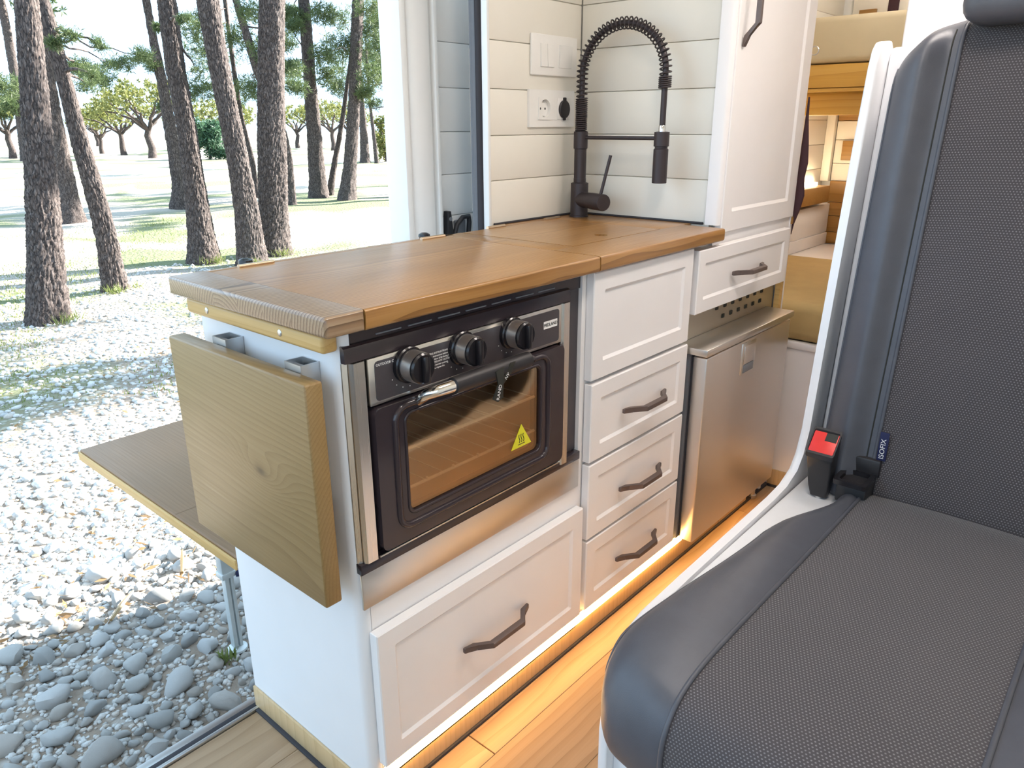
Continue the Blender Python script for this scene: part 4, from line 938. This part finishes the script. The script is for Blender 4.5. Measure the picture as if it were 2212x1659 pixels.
def try_place(n, r_lo, r_hi, y_lo, y_hi, tries, over):
    out = []
    for _ in range(tries):
        if len(out) >= n: break
        r = r_lo + (r_hi - r_lo) * rng.random() ** 1.8; y = y_lo + (y_hi - y_lo) * rng.random(); lo, hi = wedge(y); x = lo + (hi - lo) * rng.random()
        if pl_x:
            d = np.hypot(np.array(pl_x) - x, np.array(pl_y) - y)
            if np.any(d < (np.array(pl_r) + r) * over): continue
        if math.hypot(x - 0.347, y - 1.192) < 0.03 + r: continue
        pl_x.append(x); pl_y.append(y); pl_r.append(r); out.append((x, y, r))
    return out
big = try_place(70, 0.038, 0.060, 0.90, 2.05, 3000, 0.86) + try_place(330, 0.019, 0.036, 0.90, 2.05, 16000, 0.86)
big = sorted(big, key=lambda q: -q[2])[:300]
for k, (x, y, r) in enumerate(big):
    o = bpy.data.objects.new('stone', ROCK[k % 12]); link(o)
    f = 0.55 + 0.2 * rng.random(); o.scale = (r * (0.95 + 0.35 * rng.random()), r * (0.72 + 0.25 * rng.random()), r * f)
    o.location = (x, y, gh(x, y) + r * f * 0.42); o.rotation_euler = (rng.normal(0, 0.22), rng.normal(0, 0.22), rng.random() * 6.28)
    props(o, 'grey stone lying on the shaded ground outside the open van door', 'stone', 'stones outside the van door')
def rock_field(name, items, label, cat, sub=1):
    VS, FS = [], []; n = 0; tm = []
    for k in range(8):
        b = rock(100 + k, sub); b.verts.ensure_lookup_table()
        tm.append((np.array([v.co[:] for v in b.verts]), np.array([[v.index for v in f.verts] for f in b.faces]))); b.free()
    for k, (x, y, r) in enumerate(items):
        v, f = tm[k % 8]; a = rng.random() * 6.28; c, s_ = math.cos(a), math.sin(a); q = v * np.array([r * (0.9 + 0.5 * rng.random()), r * 0.85, r * (0.45 + 0.3 * rng.random())])
        q = np.stack([q[:, 0] * c - q[:, 1] * s_ + x, q[:, 0] * s_ + q[:, 1] * c + y, q[:, 2] + gh(x, y) + r * 0.12], 1)
        VS.append(q); FS.append(f + n); n += len(v)
    o = bpy.data.objects.new(name, np_mesh(name, np.concatenate(VS), np.concatenate(FS), M['stone'], True)); link(o)
    return props(o, label, cat, None, 'stuff')
small = try_place(1100, 0.011, 0.020, 0.90, 2.3, 16000, 0.80)
for _ in range(3800):
    y = 0.88 + 1.55 * rng.random(); lo, hi = wedge(y); x = lo + (hi - lo) * rng.random(); r = 0.006 + 0.013 * rng.random() ** 2; small.append((x, y, r))
mid = []
for _ in range(6500):
    y = 1.95 + 6.5 * rng.random() ** 1.5; lo, hi = wedge(y); x = lo + (hi - lo) * rng.random(); r = 0.010 + 0.028 * rng.random() ** 2.2; mid.append((x, y, r))
rock_field('gravel', small + mid, 'pale gravel scattered between the stones and out to the pines', 'gravel')

# ------------------------------------------------------------------ foliage helpers
def quads(P, D, Lh, Wd, up=None):
    """thin leaf quads at P along D"""
    n = len(P); Rn = rng.normal(size=(n, 3)); Sd = np.cross(D, Rn); Sd /= np.linalg.norm(Sd, axis=1, keepdims=True) + 1e-9
    Lh = np.broadcast_to(np.asarray(Lh, float).reshape(-1, 1), (n, 1)); Wd = np.broadcast_to(np.asarray(Wd, float).reshape(-1, 1), (n, 1))
    v = np.stack([P, P + D * Lh * 0.55 + Sd * Wd, P + D * Lh, P + D * Lh * 0.55 - Sd * Wd], 1).reshape(-1, 3)
    f = np.arange(n * 4).reshape(n, 4); return v, f
def unit(n):
    d = rng.normal(size=(n, 3)); return d / np.linalg.norm(d, axis=1, keepdims=True)
def clump(c, r, n, L, Wd, flat=0.7):
    """needle sprays: little brushes radiating from twig points"""
    nt = max(4, n // 14); T = unit(nt) * (r * rng.random((nt, 1)) ** 0.5); T[:, 2] *= flat; T += np.array(c)
    P = np.repeat(T, 14, 0); D = unit(len(P)); D[:, 2] += 0.25; D /= np.linalg.norm(D, axis=1, keepdims=True)
    return quads(P, D, L * (0.6 + 0.8 * rng.random(len(P))), Wd)
def join(parts):
    VS, FS, n = [], [], 0
    for v, f in parts: VS.append(v); FS.append(f + n); n += len(v)
    return np.concatenate(VS), np.concatenate(FS)
def np_part(name, v, f, mat, parent, smooth=False, kind=None):
    b = np.array(BASE[parent.name]); o = bpy.data.objects.new(name, np_mesh(name, v - b, f, mat, smooth)); link(o, parent, BASE[parent.name])
    return props(o, None, None, None, kind)
def trunk(path, cell=0.05, amp=0.014, nseg=72, dz=0.02, seed=0):
    rg = np.random.default_rng(seed); P = np.array(path, float); z0, z1 = P[0, 2] - 0.08, P[-1, 2]; nz = max(12, int((z1 - z0) / dz)); Z = np.linspace(z0, z1, nz)
    cx = np.interp(Z, P[:, 2], P[:, 0]); cy = np.interp(Z, P[:, 2], P[:, 1]); rad = np.interp(Z, P[:, 2], P[:, 3])
    k = np.ones(9) / 9.0
    def sm(a): return np.convolve(np.pad(a, 4, mode='edge'), k, mode='valid')
    cx, cy, rad = sm(cx), sm(cy), sm(rad)
    rad = rad * (1 + 0.22 * np.exp(-(Z - P[0, 2]) / 0.16))
    A = np.linspace(0, 2 * np.pi, nseg, endpoint=False); rm = float(np.mean(P[:3, 3]))
    nc = max(6, int(round(2 * np.pi * rm / cell))); ch = cell * 5.0; nr = int((z1 - z0) / ch) + 4
    jit = rg.random((nc, nr, 2)); hgt = rg.random((nc, nr))
    U = (A / (2 * np.pi) * nc)[:, None] + 0.45 * np.sin(Z * 5 + seed)[None, :] + 0.25 * np.sin(Z * 13 + 2 * A[:, None] * 3); Vv = ((Z - z0) / ch + 1)[None, :] + 0 * U
    U = U + 0.22 * np.sin(Vv * 6.3 + U * 2.1); Vv = Vv + 0.25 * np.sin(U * 2.7); iu = np.floor(U).astype(int); iv = np.floor(Vv).astype(int)
    F1 = np.full(U.shape, 9.0); F2 = np.full(U.shape, 9.0); H = np.zeros(U.shape)
    for du in (-1, 0, 1):
        for dv in (-1, 0, 1):
            cu_ = (iu + du) % nc; cv = np.clip(iv + dv, 0, nr - 1)
            d_ = np.hypot(U - (iu + du + jit[cu_, cv, 0]), (Vv - (iv + dv + jit[cu_, cv, 1])))
            m = d_ < F1; F2 = np.where(m, F1, np.minimum(F2, d_)); H = np.where(m, hgt[cu_, cv], H); F1 = np.minimum(F1, d_)
    disp = amp * (np.clip((F2 - F1) * 2.6, 0, 1) - 0.75 + 0.5 * (H - 0.5)) + amp * 0.25 * rg.normal(size=U.shape)
    sc_ = np.clip(rad / 0.1, 0.25, 1.2)
    Rr = rad[None, :] + disp * sc_[None, :]
    lob = 1 + 0.05 * np.sin(3 * A + seed)[:, None] + 0.03 * np.sin(5 * A[:, None] + Z[None, :] * 1.3)
    X = cx[None, :] + np.cos(A)[:, None] * Rr * lob; Y = cy[None, :] + np.sin(A)[:, None] * Rr * lob; ZZ = np.broadcast_to(Z, X.shape)
    v = np.stack([X, Y, ZZ], -1).reshape(-1, 3); i_, j_ = np.meshgrid(np.arange(nseg), np.arange(nz - 1), indexing='ij'); i2 = (i_ + 1) % nseg
    f = np.stack([i_ * nz + j_, i2 * nz + j_, i2 * nz + j_ + 1, i_ * nz + j_ + 1], -1).reshape(-1, 4); return v, f
def limb(p0, p1, r0, r1, sag=0.1, n=9, seg=7):
    p0, p1 = np.array(p0, float), np.array(p1, float); b = NB(); pts = []
    w = rng.normal(0, 0.03, (n, 3)) * np.linalg.norm(p1 - p0); w[0] = 0
    for k in range(n):
        t = k / (n - 1); q = p0 + (p1 - p0) * t + w[k] * 0.6; q[2] += sag * math.sin(math.pi * t); pts.append(q)
    tube(b, pts, [r0 + (r1 - r0) * k / (n - 1) for k in range(n)], seg); return b

TREES = {
'a': ([(1.52, 6.45, -0.5, 0.159), (1.57, 6.43, -0.11, 0.145), (1.65, 6.41, 0.48, 0.126), (1.7, 6.4, 0.93, 0.112), (1.76, 6.38, 1.5, 0.098), (1.82, 6.36, 2.08, 0.084)], 'thick rough-barked pine standing nearest, at the far left'),
'b': ([(2.47, 7.38, -0.5, 0.112), (2.48, 7.38, 0.02, 0.1), (2.45, 7.39, 0.49, 0.089), (2.41, 7.41, 0.93, 0.082), (2.37, 7.42, 1.52, 0.066), (2.34, 7.43, 1.92, 0.065), (2.31, 7.45, 2.23, 0.064)], 'leaning slim pine just right of the nearest thick trunk'),
'c': ([(4.46, 14.1, -0.5, 0.209), (4.48, 14.1, -0.09, 0.157), (4.49, 14.09, 0.62, 0.13), (4.5, 14.09, 1.31, 0.104), (4.53, 14.08, 2.19, 0.086), (4.59, 14.06, 3.11, 0.077)], 'pine with flared foot seen between the two left front trunks'),
'd': ([(12.59, 42.78, -0.5, 0.231), (12.73, 42.74, 1.63, 0.227), (12.84, 42.7, 3.72, 0.2), (12.89, 42.69, 5.14, 0.187), (12.89, 42.69, 6.72, 0.173)], 'distant dark pine behind the nearest trunk at the left edge'),
'e': ([(6.72, 14.76, -0.5, 0.154), (6.81, 14.72, -0.02, 0.129), (6.8, 14.72, 0.71, 0.122), (6.78, 14.73, 1.76, 0.101), (6.73, 14.75, 2.67, 0.076), (6.71, 14.76, 3.4, 0.07)], 'curved slim pine left of the middle pair, foot swept left'),
'f': ([(3.96, 8.35, -0.5, 0.183), (3.97, 8.35, -0.01, 0.145), (3.97, 8.35, 0.5, 0.12), (3.97, 8.35, 1.14, 0.106), (3.94, 8.36, 1.76, 0.103), (3.95, 8.36, 2.49, 0.1)], 'sturdy pine with grass tuft at its foot, mid-left above the worktop'),
'g': ([(4.23, 7.67, -0.5, 0.173), (4.24, 7.67, 0.13, 0.141), (4.21, 7.68, 0.73, 0.121), (4.17, 7.7, 1.29, 0.113), (4.13, 7.73, 1.89, 0.11), (4.11, 7.74, 2.45, 0.118)], 'leaning pine with sunlit right side, left of the thickest middle trunk'),
'h': ([(4.87, 8.21, -0.5, 0.2), (4.91, 8.19, 0.04, 0.185), (4.96, 8.16, 0.69, 0.181), (5.01, 8.13, 1.42, 0.165), (5.07, 8.09, 2.07, 0.156), (5.12, 8.06, 2.59, 0.153)], 'thickest upright pine trunk in the middle of the grove'),
'i': ([(8.66, 13.54, -0.5, 0.08), (8.69, 13.53, 0.49, 0.069), (8.57, 13.6, 1.41, 0.077), (8.32, 13.76, 2.03, 0.085), (8.23, 13.82, 2.63, 0.083), (8.16, 13.87, 3.05, 0.073), (8.08, 13.92, 3.46, 0.063)], 'thin crooked pine mostly hidden behind the thickest trunk'),
'j': ([(9.12, 15.71, -0.5, 0.077), (9.1, 15.72, 0.33, 0.065), (8.98, 15.79, 1.35, 0.053), (8.95, 15.8, 2.33, 0.047), (8.94, 15.81, 3.27, 0.046), (8.94, 15.81, 3.73, 0.046)], 'very thin dark pine between the leaning pine and the thickest trunk'),
'k': ([(10.12, 14.64, -0.5, 0.221), (10.13, 14.64, 0.21, 0.186), (10.14, 14.63, 1.24, 0.161), (10.14, 14.63, 2.33, 0.136), (10.15, 14.62, 3.19, 0.124), (10.15, 14.62, 3.74, 0.122)], 'straight pine right of the thickest trunk with bare side twigs'),
'l': ([(10.65, 14.96, -0.5, 0.091), (10.78, 14.87, 0.18, 0.068), (10.99, 14.72, 1.14, 0.056), (11.18, 14.59, 2.17, 0.044), (11.26, 14.53, 2.68, 0.038)], 'thin young pine leaning right between two right-hand trunks'),
'm': ([(10.04, 13.48, -0.5, 0.201), (10.15, 13.4, 0.25, 0.146), (10.26, 13.31, 1.23, 0.133), (10.36, 13.24, 2.28, 0.121), (10.48, 13.15, 3.63, 0.118)], 'reddish pine leaning right with bright sunlit edge, near the van door'),
'n': ([(11.29, 13.19, -0.5, 0.165), (11.37, 13.12, 0.52, 0.141), (11.38, 13.12, 1.43, 0.128), (11.32, 13.16, 2.32, 0.104), (11.25, 13.22, 3.26, 0.077), (11.21, 13.26, 3.72, 0.071)], 'grey pine beside the edge of the open van door'),
'o': ([(11.93, 13.78, -0.5, 0.069), (12.03, 13.69, 1.86, 0.055), (12.1, 13.63, 3.85, 0.053)], 'thin pine half hidden by the edge of the van door'),
'p': ([(21.63, 27.48, -0.5, 0.211), (21.65, 27.46, 0.74, 0.167), (21.63, 27.48, 2.11, 0.144), (21.64, 27.47, 3.44, 0.102)], 'far pine seen right of the reddish leaning trunk'),
'q': ([(21.41, 26.37, -0.5, 0.093), (21.36, 26.42, 0.94, 0.071), (21.29, 26.47, 2.46, 0.06), (21.29, 26.47, 3.92, 0.049)], 'far thin sapling next to the round green shrub'),
}
CL = {
'b': [(2.23, 6.73, 1.89, 0.09), (2.7, 7.3, 1.88, 0.08), (2.71, 8.04, 1.73, 0.11), (2.47, 7.01, 1.57, 0.13), (2.66, 7.69, 1.52, 0.1), (2.12, 6.77, 1.81, 0.06)],
'c': [(5.38, 12.46, 2.22, 0.2), (5.67, 13.7, 2.19, 0.18), (5.93, 14.94, 2.23, 0.18), (5.01, 13.25, 1.89, 0.23), (5.26, 14.5, 2.1, 0.22)],
'd': [(11.33, 39.35, 2.74, 0.7), (12.46, 42.82, 2.15, 0.63), (13.11, 46.43, 1.89, 0.53)],
'e': [(5.97, 13.59, 2.28, 0.13), (6.65, 14.79, 2.22, 0.16), (7.29, 16.01, 1.53, 0.14), (6.56, 14.07, 2.85, 0.09)],
'f': [(3.72, 7.56, 2.21, 0.07), (4.15, 8.26, 1.77, 0.16)],
'j': [(7.62, 14.8, 2.99, 0.34), (8.45, 16.1, 2.7, 0.41), (9.42, 17.31, 2.62, 0.45), (7.88, 15.54, 1.85, 0.34), (8.98, 16.67, 1.97, 0.33), (8.29, 14.41, 2.85, 0.32), (9.04, 15.75, 1.94, 0.42), (9.59, 17.2, 1.69, 0.3), (8.2, 15.36, 3.26, 0.27)],
'i': [(7.58, 12.62, 3.05, 0.29), (8.33, 13.76, 2.55, 0.34), (8.89, 15.02, 1.91, 0.35), (8.42, 12.89, 2.17, 0.27), (9.35, 13.91, 3.07, 0.21), (8.16, 12.24, 1.81, 0.21), (8.8, 13.46, 2.73, 0.24), (9.52, 14.62, 3.45, 0.26)],
'l': [(9.85, 13.63, 2.55, 0.34), (10.99, 14.72, 2.87, 0.41), (12.02, 15.89, 2.47, 0.47), (10.32, 14.25, 2.18, 0.31), (11.58, 15.25, 3.55, 0.4), (9.87, 13.62, 3.35, 0.29), (11.29, 14.51, 2.88, 0.33), (11.9, 15.98, 2.03, 0.31)],
'n': [(10.09, 12.28, 3.34, 0.32), (11.24, 13.23, 3.35, 0.41), (12.29, 14.27, 2.98, 0.4), (10.63, 12.79, 2.64, 0.38), (11.42, 14.04, 3.15, 0.36), (10.03, 12.33, 2.13, 0.29), (11.18, 13.28, 2.12, 0.34), (12.4, 14.18, 3.64, 0.33), (10.4, 12.98, 1.8, 0.22), (11.46, 14.0, 1.6, 0.2)],
'k': [(8.99, 13.59, 2.23, 0.25), (10.03, 14.7, 3.37, 0.31), (10.74, 16.05, 3.64, 0.26)],
'q': [(19.7, 24.15, 4.69, 0.61), (21.62, 26.2, 3.56, 0.55), (23.09, 28.61, 4.15, 0.55)],
}
HID = {'s': ([(17.5, 10.5, -0.5, 0.16), (17.4, 10.6, 2.0, 0.13), (17.4, 10.6, 3.5, 0.11)], 'pine further right beyond the van door'), 't': ([(23.0, 13.0, -0.5, 0.17), (23.1, 13.0, 2.0, 0.14), (23.0, 13.1, 3.5, 0.11)], 'pine well behind the van to the right'), 'v': ([(14.0, 0.8, -0.5, 0.14), (14.0, 0.8, 3.5, 0.10)], 'pine hidden by the open van door')}
for key, (path, lab) in list(TREES.items()) + list(HID.items()):
    x0, y0 = path[0][0], path[0][1]; root = thing('pine_tree', lab, 'tree', (x0, y0, GZ), 'pine trees of the grove')
    near = math.hypot(x0, y0) < 10; dist = math.hypot(x0 + 0.6, y0 + 0.8)
    vis = key in TREES
    l0, l1 = path[-2], path[-1]; ztop_ = 8.5 if key not in 'lq' else l1[2] + 0.6
    sl = [(l1[k] - l0[k]) / (l1[2] - l0[2]) * 0.5 for k in (0, 1)]
    fullp = path + [(l1[0] + sl[0] * (ztop_ - l1[2]), l1[1] + sl[1] * (ztop_ - l1[2]), ztop_, l1[3] * (0.55 if key not in 'lq' else 0.3))]
    cell = 0.030 if near else 0.05
    v, f = trunk(fullp, cell, 0.011 if near else 0.016, 120 if near else 40, 0.014 if near else 0.045, ord(key))
    np_part('trunk', v, f, M['bark'], root, True)
    cls = CL.get(key, []); fol = []
    Pz = np.array(fullp)
    for k, (cx, cy, cz, r) in enumerate(cls):
        big_ = dist > 25; n = int(1500 if r > 0.2 else 700)
        fol.append(clump((cx, cy, cz), r * 1.15, n, (0.10 if dist > 11 else 0.05) * (1 + max(0, dist - 18) * 0.06), 0.0045 * max(0.6, dist / 14)))
        za = max(-0.2, min(cz + (0.3 if r > 0.15 else 0.05), Pz[-1, 2] - 0.2)); at = [np.interp(za, Pz[:, 2], Pz[:, q]) for q in (0, 1)]; rt = float(np.interp(za, Pz[:, 2], Pz[:, 3]))
        if k % 2 == 0 or dist < 11: part('branch', limb((at[0], at[1], za), (cx, cy, cz), min(0.022, rt * 0.35), 0.005, 0.05), M['bark'], root, 60)
    if key not in 'lq':
        t = fullp[-1]
        for k in range(9):
            a = rng.random() * 6.28; q = 1.1 + 0.9 * rng.random(); fol.append(clump((t[0] + q * math.cos(a), t[1] + q * math.sin(a), 6.3 + 2.6 * rng.random()), 0.85, 170, 0.30, 0.045))
    if fol:
        v, f = join(fol); np_part('foliage', v, f, M['needles'], root, False, 'stuff')
    if key == 'k':
        for e in ((9.75, 14.9, 4.2), (10.6, 14.35, 3.9), (9.6, 15.0, 2.6), (9.7, 14.95, 1.5), (9.85, 14.8, 3.2)): part('branch', limb((10.14, 14.63, e[2] - 0.55), e, 0.018, 0.004, 0.0), M['bark'], root, 60)
    if key == 'n':
        for e in ((10.9, 13.5, 1.15), (10.75, 13.6, 1.5), (10.9, 13.45, 2.4)): part('branch', limb((11.35, 13.14, e[2] + 0.15), e, 0.015, 0.004, -0.05), M['bark'], root, 60)

# ------------------------------------------------------------------ orchard trees, bushes
def orchard_proto():
    r = thing('orchard_tree', 'x', 'tree', (0, 0, 0), 'orchard trees in the far field')
    b = NB(); tube(b, [(0, 0, -0.1), (0.04, 0, 0.4), (-0.06, 0.05, 0.9), (0.02, 0, 1.2)], [0.2, 0.15, 0.13, 0.12], 9); part('trunk', b, M['bark'], r, 60)
    ends = []
    for k in range(8):
        a = k * 0.785 + rng.random() * 0.4; e = (1.6 * math.cos(a) * (0.7 + 0.5 * rng.random()), 1.6 * math.sin(a), 1.9 + 0.9 * rng.random()); ends.append(e)
        part('branch', limb((0, 0, 1.1), e, 0.075, 0.02, 0.15), M['bark'], r, 60)
    fol = []
    for e in ends:
        fol.append(clump(e, 0.75, 300, 0.15, 0.035, 0.7)); fol.append(clump((e[0] * 0.5, e[1] * 0.5, 2.6), 0.7, 150, 0.15, 0.035, 0.7))
    v, f = join(fol); np_part('foliage', v, f, M['orchard'], r, False, 'stuff'); return r
op = orchard_proto()
OT = [((17.97, 40.8), 1.25, 'broad orchard tree with dark trunk, largest in the far field'), ((19.03, 46.9), 1.05, 'orchard tree left of the broadest one in the far field'), ((19.2, 50.5), 0.8, 'small sparse orchard tree, left of the others in the field'),
      ((13.3, 47.2), 1.1, 'orchard tree at the far left beyond the nearest trunk'), ((11.6, 49.5), 1.2, 'orchard tree at the left picture edge'), ((33.2, 50.2), 1.0, 'twisted orchard tree right of the thickest pine trunk'),
      ((31.5, 43.4), 1.05, 'bare-limbed orchard tree between the right-hand pines'), ((28.5, 52.0), 0.9, 'orchard tree behind the thickest pine trunk'), ((25.0, 46.0), 1.05, 'orchard tree right of the round dark bush'), ((36.5, 48.0), 0.95, 'orchard tree left of the thin leaning pine'), ((26.5, 70.0), 1.0, 'distant orchard tree in the second row')]
for k, ((x, y), sc_, lab) in enumerate(OT):
    o = op if k == 0 else copy_tree(op)
    o.location = (x, y, gh(x, y)); o.rotation_euler = (0, 0, k * 1.9); o.scale = (sc_,) * 3; o['label'] = lab
def bush(name, lab, c, r, h, mat, n, L, Wd):
    t = thing(name, lab, 'bush', (c[0], c[1], GZ)); fol = []
    for k in range(16):
        a = rng.random() * 6.28; q = r * rng.random() ** 0.5 * 0.75; fol.append(clump((c[0] + q * math.cos(a), c[1] + q * math.sin(a), GZ + h * (0.15 + 0.75 * rng.random())), r * 0.45, n // 16, L, Wd, 0.9))
    v, f = join(fol); np_part('foliage', v, f, mat, t, False, 'stuff')
    b = NB()
    for k in range(4): tube(b, [(c[0], c[1], GZ - 0.05), (c[0] + 0.2 * math.cos(k * 1.6) * r, c[1] + 0.2 * math.sin(k * 1.6) * r, GZ + h * 0.6)], [0.04, 0.015], 6)
    part('stems', b, M['bark'], t, 60)
bush('round_bush', 'round dark green bush left of the leaning pine in the field', (19.0, 36.6), 0.95, 2.0, M['bush'], 5200, 0.22, 0.03)
bush('pale_shrub', 'pale green shrub at the right beside the van door edge', (22.8, 27.4), 0.8, 2.2, M['orchard'], 3000, 0.14, 0.035)

# ------------------------------------------------------------------ grass, leaves
def tuft(cx, cy, R, n, h):
    a = rng.random(n) * 6.28; q = R * rng.random(n) ** 0.7; P = np.stack([cx + q * np.cos(a), cy + q * np.sin(a), np.full(n, GZ - 0.005)], 1)
    D = rng.normal(0, 0.45, (n, 3)); D[:, 2] = 1; D /= np.linalg.norm(D, axis=1, keepdims=True); return quads(P, D, h * (0.4 + 0.8 * rng.random(n)), 0.0035 + 0.0 * P[:, 0])
gr = []
for key in 'abfgh': 
    p = TREES[key][0][0]
    for k in range(5):
        a = -2.3 + 1.6 * rng.random(); gr.append(tuft(p[0] + 0.22 * math.cos(a), p[1] + 0.22 * math.sin(a), 0.09, 22, 0.13))
for k in range(240):
    y = 3.2 + 10 * rng.random() ** 1.2; lo, hi = wedge(y); x = lo + (hi - lo) * rng.random()
    if math.sin(x * 1.7 + 0.5) * math.cos(y * 1.1) < -0.15: continue
    gr.append(tuft(x, y, 0.30, 60, 0.045))
gr.append(tuft(0.30, 1.17, 0.03, 40, 0.05))
v, f = join(gr); o = bpy.data.objects.new('grass', np_mesh('grass', v, f, M['grass'])); link(o); props(o, 'short green grass growing round the pine feet and in patches', 'grass', None, 'stuff')
n = 500; y = 1.6 + 3.5 * rng.random(n) ** 1.4; lo = -0.62 + 0.15 * (y + 0.83); hi = -0.5 + 0.53 * (y + 0.83); x = lo + (hi - lo) * rng.random(n)
P = np.stack([x, y, np.full(n, GZ + 0.015)], 1); D = rng.normal(size=(n, 3)); D[:, 2] *= 0.35; D /= np.linalg.norm(D, axis=1, keepdims=True)
v, f = quads(P, D, 0.03 + 0.04 * rng.random(n), 0.007); o = bpy.data.objects.new('leaf_litter', np_mesh('leaf_litter', v, f, M['drygrass'])); link(o); props(o, 'brown dry leaves and twigs scattered over the sunlit ground', 'leaf litter', None, 'stuff')
for p0, p1, lab in (((0.12, 1.62, -0.465), (0.24, 1.72, -0.455), 'pale flat wood splinter at the edge of the van shadow'), ((0.42, 1.72, -0.468), (0.49, 1.86, -0.46), 'pale wood splinter lying upright behind the table leg')):
    b = NB(); tube(b, [p0, tuple((a + c) / 2 + 0.003 for a, c in zip(p0, p1)), p1], [0.006, 0.009, 0.004], 5); solo('wood_splinter', b, M['flap'], p0, lab, 'stick', smooth=None)
